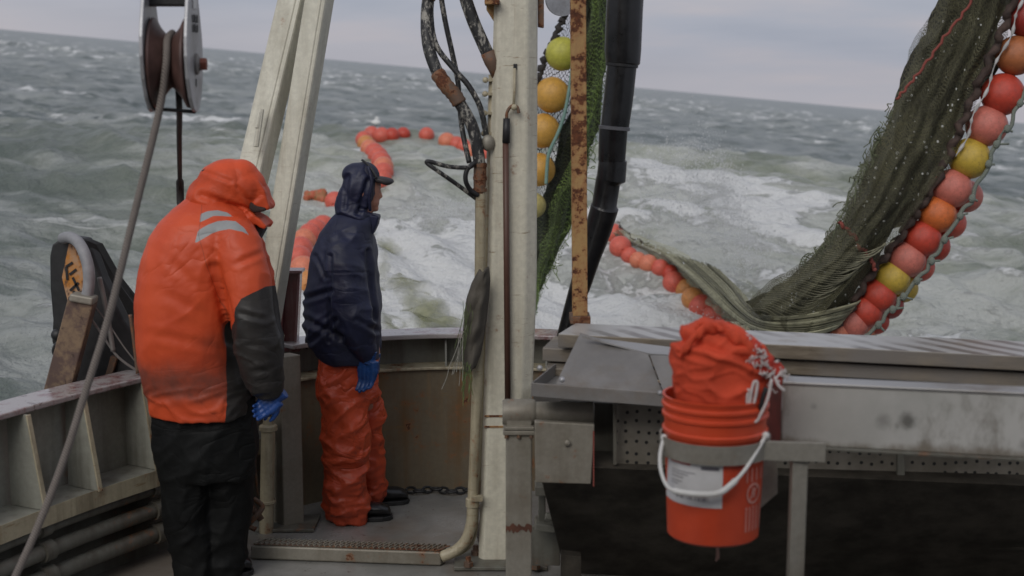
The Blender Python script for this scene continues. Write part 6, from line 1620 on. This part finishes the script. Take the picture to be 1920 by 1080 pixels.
# curved gathers where the net turns in (pale arcs)
mb = MB()
for k in range(34):
    t_ = k / 33; x0 = 1402 + 150 * t_ ** 1.1; y0 = 585 - 118 * t_
    pts_ = [P(x0 + random.uniform(-4, 4), y0, DR - .10), P(x0 + 30, y0 - 2 + 8 * t_, DR - .2), P(x0 + 70 + 20 * random.random(), y0 + 6 + 14 * (1 - t_), DR - .26), P(x0 + 105 + 20 * random.random(), y0 + 2 - 18 * t_, DR - .2)]
    mb.tube(smoothpath(pts_, 5), random.uniform(.003, .006), 5)
mb.build('gathered_twine', plain('gathered_twine', (.22, .21, .14), .8, var=.4), rn, smooth=True)
# float line rope on the right hanging floats
mb = MB(); rp_ = smoothpath([P(x + d_, y + e_, DR - .10) for x, y, d_, e_ in [(2060, -300, 0, 0), (1952, 20, 0, 0), (1925, 150, 0, 0), (1898, 225, 0, 0), (1872, 262, 0, 0), (1856, 300, 0, 0), (1822, 372, 0, 0), (1796, 410, 0, 0), (1762, 462, 0, 0), (1736, 505, 0, 0), (1702, 545, 0, 0), (1680, 572, 0, 0), (1650, 605, 0, 0), (1625, 632, 0, 0)]], 8)
mb.tube([p + Vector((.012 * math.sin(i * .8), 0, .01 * math.cos(i * 1.1))) for i, p in enumerate(rp_)], .014, 8)
for i in range(6, len(rp_), 7):
    mb.ball(rp_[i] + Vector((0, -.01, 0)), .024, 10, 8, sc=(1, .8, 1.2)); mb.tube([rp_[i], rp_[i] + Vector((random.uniform(.03, .08), -.02, random.uniform(-.04, .02)))], .008, 6)
tag(mb.build('float_line', M_ROPEG, smooth=True), 'knotted grey green rope running down the right side of the hanging floats', 'rope')
# low sheet of net between the water floats and the turning net
LW = [(1150, 436, 1166, 434, 2.6), (1212, 482, 1262, 462, 2.4), (1258, 506, 1330, 498, 2.0), (1300, 544, 1392, 548, 1.5), (1345, 588, 1428, 582, 1.0), (1385, 614, 1500, 598, .5), (1400, 642, 1560, 612, .1), (1420, 670, 1600, 640, -.1)]
def fit(rows_, lim):
    o_ = []
    for a, b, c, d, e in rows_:
        if b < lim: e = on_sea((a + c) / 2, (b + d) / 2).y - .45 - (DR + .3)
        o_.append((a, b, c, d, e))
    return o_
LW = fit(LW, 600)
grid_obj(strip_surface([(a, b, c, d, e) for a, b, c, d, e in LW], 60, .05, 4, 5.0, DR + .3), 'low_net', M_NETP, rn, .07, 33)
grid_obj(strip_surface([(a + 4, b + 4, c - 14, d + 4, e) for a, b, c, d, e in LW], 60, .05, 3, 6.0, DR + .4), 'low_net', net_mat('pale_net_layer', (.36, .355, .25), (30, 50), .3, dens=.9), rn, .07, 43)
# twines drawn from the turning net out to the float line, one continuous sweep
mb = MB(); mc = MB()
for k in range(150):
    f_ = k / 149; j_ = random.uniform(-1, 1)
    sx_, sy_ = 1236 + 108 * f_ + 6 * j_, 472 + 30 * f_ + 5 * j_
    a_ = [(sx_, sy_), (sx_ + 55 - 10 * f_, sy_ + 44), (1380 + 22 * f_ + 8 * j_, 596 - 30 * f_ + 4 * j_), (1440 + 10 * j_, 622 - 30 * f_), (1510, 630 - 40 * f_), (1562 + 38 * f_, 618 - 48 * f_), (1580 + 38 * f_, 604 - 48 * f_)]
    Ys = [on_sea(sx_, sy_).y - .5, None, None, DR - .05, DR - .26, DR - .16, DR + .1]; Ys[1] = Ys[0] * .72 + DR * .28; Ys[2] = Ys[0] * .3 + DR * .7
    (mb if k % 3 else mc).tube(smoothpath([P(x, y, Y_ + .05 * j_) for (x, y), Y_ in zip(a_, Ys)], 5), random.uniform(.003, .0075), 5)
mb.build('swept_twine', plain('swept_twine', (.30, .29, .19), .8, var=.4), rn, smooth=True)['kind'] = 'stuff'
mc.build('swept_twine', plain('dark_swept_twine', (.12, .115, .07), .8, var=.4), rn, smooth=True)['kind'] = 'stuff'
# lead edge along the water floats
mb = MB(); pp = smoothpath([on_sea(x, y) + Vector((0, 0, .12)) for x, y in [(1156, 436), (1190, 468), (1240, 488), (1262, 505), (1290, 530), (1310, 552), (1335, 575), (1360, 596), (1390, 612)]], 8)
mb.tube([p + Vector((.02 * math.sin(i * 1.5), 0, .02 * math.sin(i * 2.3))) for i, p in enumerate(pp)], [.006 + .014 * (math.sin(i * 2.7) > .5) for i in range(len(pp))], 7)
mb.build('net_edge', plain('dark_net_edge', (.075, .06, .045), .85, var=.5), rn, smooth=True)

# centre net beyond the mast
cn = thing('fishing_net', P(1040, 540, DC), 'green and olive net curtain hanging between the cream mast and the black hose', 'net')
CW = [(1078, -560, 1130, -560, .3), (1080, -260, 1136, -260, .3), (1082, -30, 1141, -30, .3), (1084, 50, 1140, 50, .3), (1083, 120, 1136, 110, .3), (1076, 180, 1128, 170, .3), (1062, 240, 1118, 235, .3), (1046, 300, 1106, 295, .3), (1030, 350, 1092, 350, .3), (1012, 395, 1078, 400, .3), (998, 440, 1058, 450, .3), (992, 490, 1034, 500, .3), (990, 530, 1014, 545, .3), (985, 580, 1000, 585, .3)]
grid_obj(strip_surface(CW, 60, .06, 3, 1.0, DC), 'net_body', M_NETG, cn, .08, 63)
grid_obj(strip_surface([(a + 18, b, c + 5, d, e - .2) for a, b, c, d, e in CW], 40, .07, 2, 3.0, DC - .1), 'outer_fold', M_NETGO, cn, .10, 73)
BW = [(1050, 40, 1086, 20, .1), (1034, 75, 1082, 80, .1), (1020, 110, 1076, 130, .1), (1008, 150, 1070, 180, .1), (1000, 220, 1060, 240, .1), (996, 300, 1046, 300, .1), (992, 380, 1030, 360, .1)]
grid_obj(strip_surface(BW, 30, .02, 2, 3.0, DC + .25), 'float_mesh', net_mat('black_float_mesh', (.05, .045, .04), (9, 26), .12), cn, .02, 83)
mb = MB(); pp = smoothpath([P(x, y, DC) for x, y in [(1110, -300), (1082, -60), (1066, 15), (1052, 42), (1038, 75), (1024, 105), (1012, 140), (1004, 165)]], 8); mb.tube([p + Vector((.012 * math.sin(i * 1.9), 0, 0)) for i, p in enumerate(pp)], [.026 + .010 * math.sin(i * 1.7) for i in range(len(pp))], 8); mb.build('selvedge', plain('black_selvedge', (.03, .026, .024), .85, var=.5), cn, smooth=True)
mb = MB(); pp = smoothpath([P(x, y, DC - .16) for x, y in [(1074, 120), (1066, 175), (1058, 215), (1046, 250), (1030, 285), (1026, 310), (1024, 345)]], 8); mb.tube(pp, .014, 8); mb.build('green_line', plain('teal_line', (.16, .26, .22), .7), cn, smooth=True)
mb = MB()
for _ in range(70):
    k = random.uniform(1.5, 11.5); i_ = int(k); f_ = k - i_; x = CW[i_][2] + (CW[i_ + 1][2] - CW[i_][2]) * f_; y = CW[i_][3] + (CW[i_ + 1][3] - CW[i_][3]) * f_
    p = P(x + random.uniform(-8, 6), y, DC - .15); pts_ = [p]
    for j in range(3): p = p + Vector((random.uniform(-.03, .05), 0, random.uniform(-.06, .02))); pts_.append(p)
    mb.tube(smoothpath(pts_, 3), .004, 4)
mb.build('loose_twine', plain('loose_green_twine', (.12, .17, .05), .8, var=.3), cn, smooth=True)['kind'] = 'stuff'
# round disc seen behind the post at the very top
mb = MB(); mb.lathe([(.001, 0), (.075, .004), (.085, .01), (.085, .03), (.0, .03)], P(1051, -2, 7.2), axis=(.3, -1, 0), n=28); mb.lathe([(.001, -.012), (.02, -.01), (.022, .0)], P(1051, -2, 7.2), axis=(.3, -1, 0), n=16)
tag(mb.build('steel_disc', M_ALU, smooth=True, auto=40), 'round pale steel disc cut by the top edge between mast and rusty post', 'disc')

# net lying awash in the foam
wn_ = thing('net_in_water', on_sea(780, 560), 'olive net lying awash in the foam behind the stern rail', 'net')
def awash(poly, seed, mat, lift=.05, name='net_patch'):
    pts3 = [on_sea(x, y) for x, y in poly]; xs = [p.x for p in pts3]; ys = [p.y for p in pts3]
    x0, x1, y0, y1 = min(xs), max(xs), min(ys), max(ys); nx = ny = 60
    X, Y = np.meshgrid(np.linspace(x0, x1, nx), np.linspace(y0, y1, ny)); 
    Z = CAM_H + sea_h(X, Y) - .091 * X
    q = np.stack([X, Y, 0 * X], -1).reshape(-1, 3)
    sd_ = px_poly_sd(q[:, :2], [(p.x, p.y) for p in pts3]); sd_ = sd_ + .35 * fbm(q * 1.3 + seed, 4)
    Z = Z + (lift * smooth(-.1, .5, sd_) - .12 * smooth(.1, -.3, sd_) + .05 * fbm(q * 2.2 + seed, 3)).reshape(X.shape)
    keep = (sd_ > -.25).reshape(X.shape)
    mb = MB(); fs = [(i * nx + j, i * nx + j + 1, (i + 1) * nx + j + 1, (i + 1) * nx + j) for i in range(ny - 1) for j in range(nx - 1) if keep[i, j] and keep[i + 1, j + 1] and keep[i, j + 1] and keep[i + 1, j]]
    mb.add([Vector((X[i, j], Y[i, j], Z[i, j])) for i in range(ny) for j in range(nx)], fs, 0, [(j / nx, i / ny) for i in range(ny) for j in range(nx)])
    o_ = mb.build(name, mat, wn_, smooth=True); at = o_.data.attributes.new('edge', 'FLOAT', 'POINT'); at.data.foreach_set('value', np.clip(sd_ + .1, 0, 1))
def awash_mat():
    m = N('awash_net'); f = m.noise(1.6, 7, .7, dist=.6); g = m.noise(9, 5, .7); e = m.attr('edge')
    c = m.mix(m.ramp(g, .35, .65), (.17, .18, .085), (.28, .285, .16)); a = m.math('MULTIPLY', m.ramp(m.math('ADD', m.math('MULTIPLY', f, .9), m.math('MULTIPLY', e, .8)), .45, .95), .85)
    m.set(color=c, rough=.6, alpha=a); m.bump(g, .6, .03); return m.mat
M_AW = awash_mat()
awash([(722, 530), (752, 510), (800, 545), (850, 585), (905, 600), (905, 640), (760, 640), (730, 600)], 1, M_AW, .10)
awash([(705, 450), (735, 440), (755, 470), (745, 500), (728, 560), (705, 620), (690, 560)], 5, M_AW, .05)
awash([(705, 360), (745, 350), (750, 380), (720, 400)], 9, M_AW, .0)
awash([(1345, 430), (1385, 425), (1415, 500), (1440, 560), (1405, 580), (1365, 500)], 21, M_AW, .06)
awash([(700, 600), (740, 590), (800, 640), (700, 660)], 12, M_AW, .0)

# spray thrown up where the net leaves the water
mb = MB(); r3 = np.random.RandomState(5)
PLUMES = [(1352, 350, 9, 34, 3), (1375, 400, 10, 40, 3), (1398, 455, 10, 40, 3), (1290, 370, 30, 30, 2), (1245, 350, 26, 26, 1), (1330, 430, 34, 26, 2), (1430, 470, 22, 24, 1), (1260, 290, 40, 22, 1), (1310, 330, 16, 46, 2), (1218, 400, 20, 30, 1), (850, 395, 40, 14, 2), (790, 410, 24, 14, 1), (1300, 600, 30, 10, 1)]
pick = [p_ for p_ in PLUMES for _ in range(p_[4])]
for k in range(15000):
    cx_, cy_, sx__, sy__, _w = pick[r3.randint(len(pick))]; t_ = r3.randn(); px_, py_ = cx_ + t_ * sx__ + .25 * r3.randn() * sy__, cy_ + r3.randn() * sy__
    Yd = 14.5 + r3.randn() * 1.2; p = P(px_, py_, Yd); 
    zsea = CAM_H + float(np.interp(Yd, [12, 14.5, 19], [-2.3, -2.08, -1.42])) - .091 * p.x
    if p.z < zsea: continue
    s_ = abs(r3.randn()) * .0022 + .0018
    d_ = Vector((r3.randn() * .3, 0, 1)).normalized() * s_ * r3.uniform(1, 2.5); e_ = Vector((s_, 0, 0)); g_ = Vector((0, s_, 0))
    mb.add([p + d_, p + e_, p - e_ * .5 + g_, p - e_ * .5 - g_, p - d_], [(0, 1, 2), (0, 2, 3), (0, 3, 1), (4, 2, 1), (4, 3, 2), (4, 1, 3)])
tag(mb.build('spray', plain('spray_drops', (.65, .66, .66), .6)), kind='stuff')
S.camera = cam
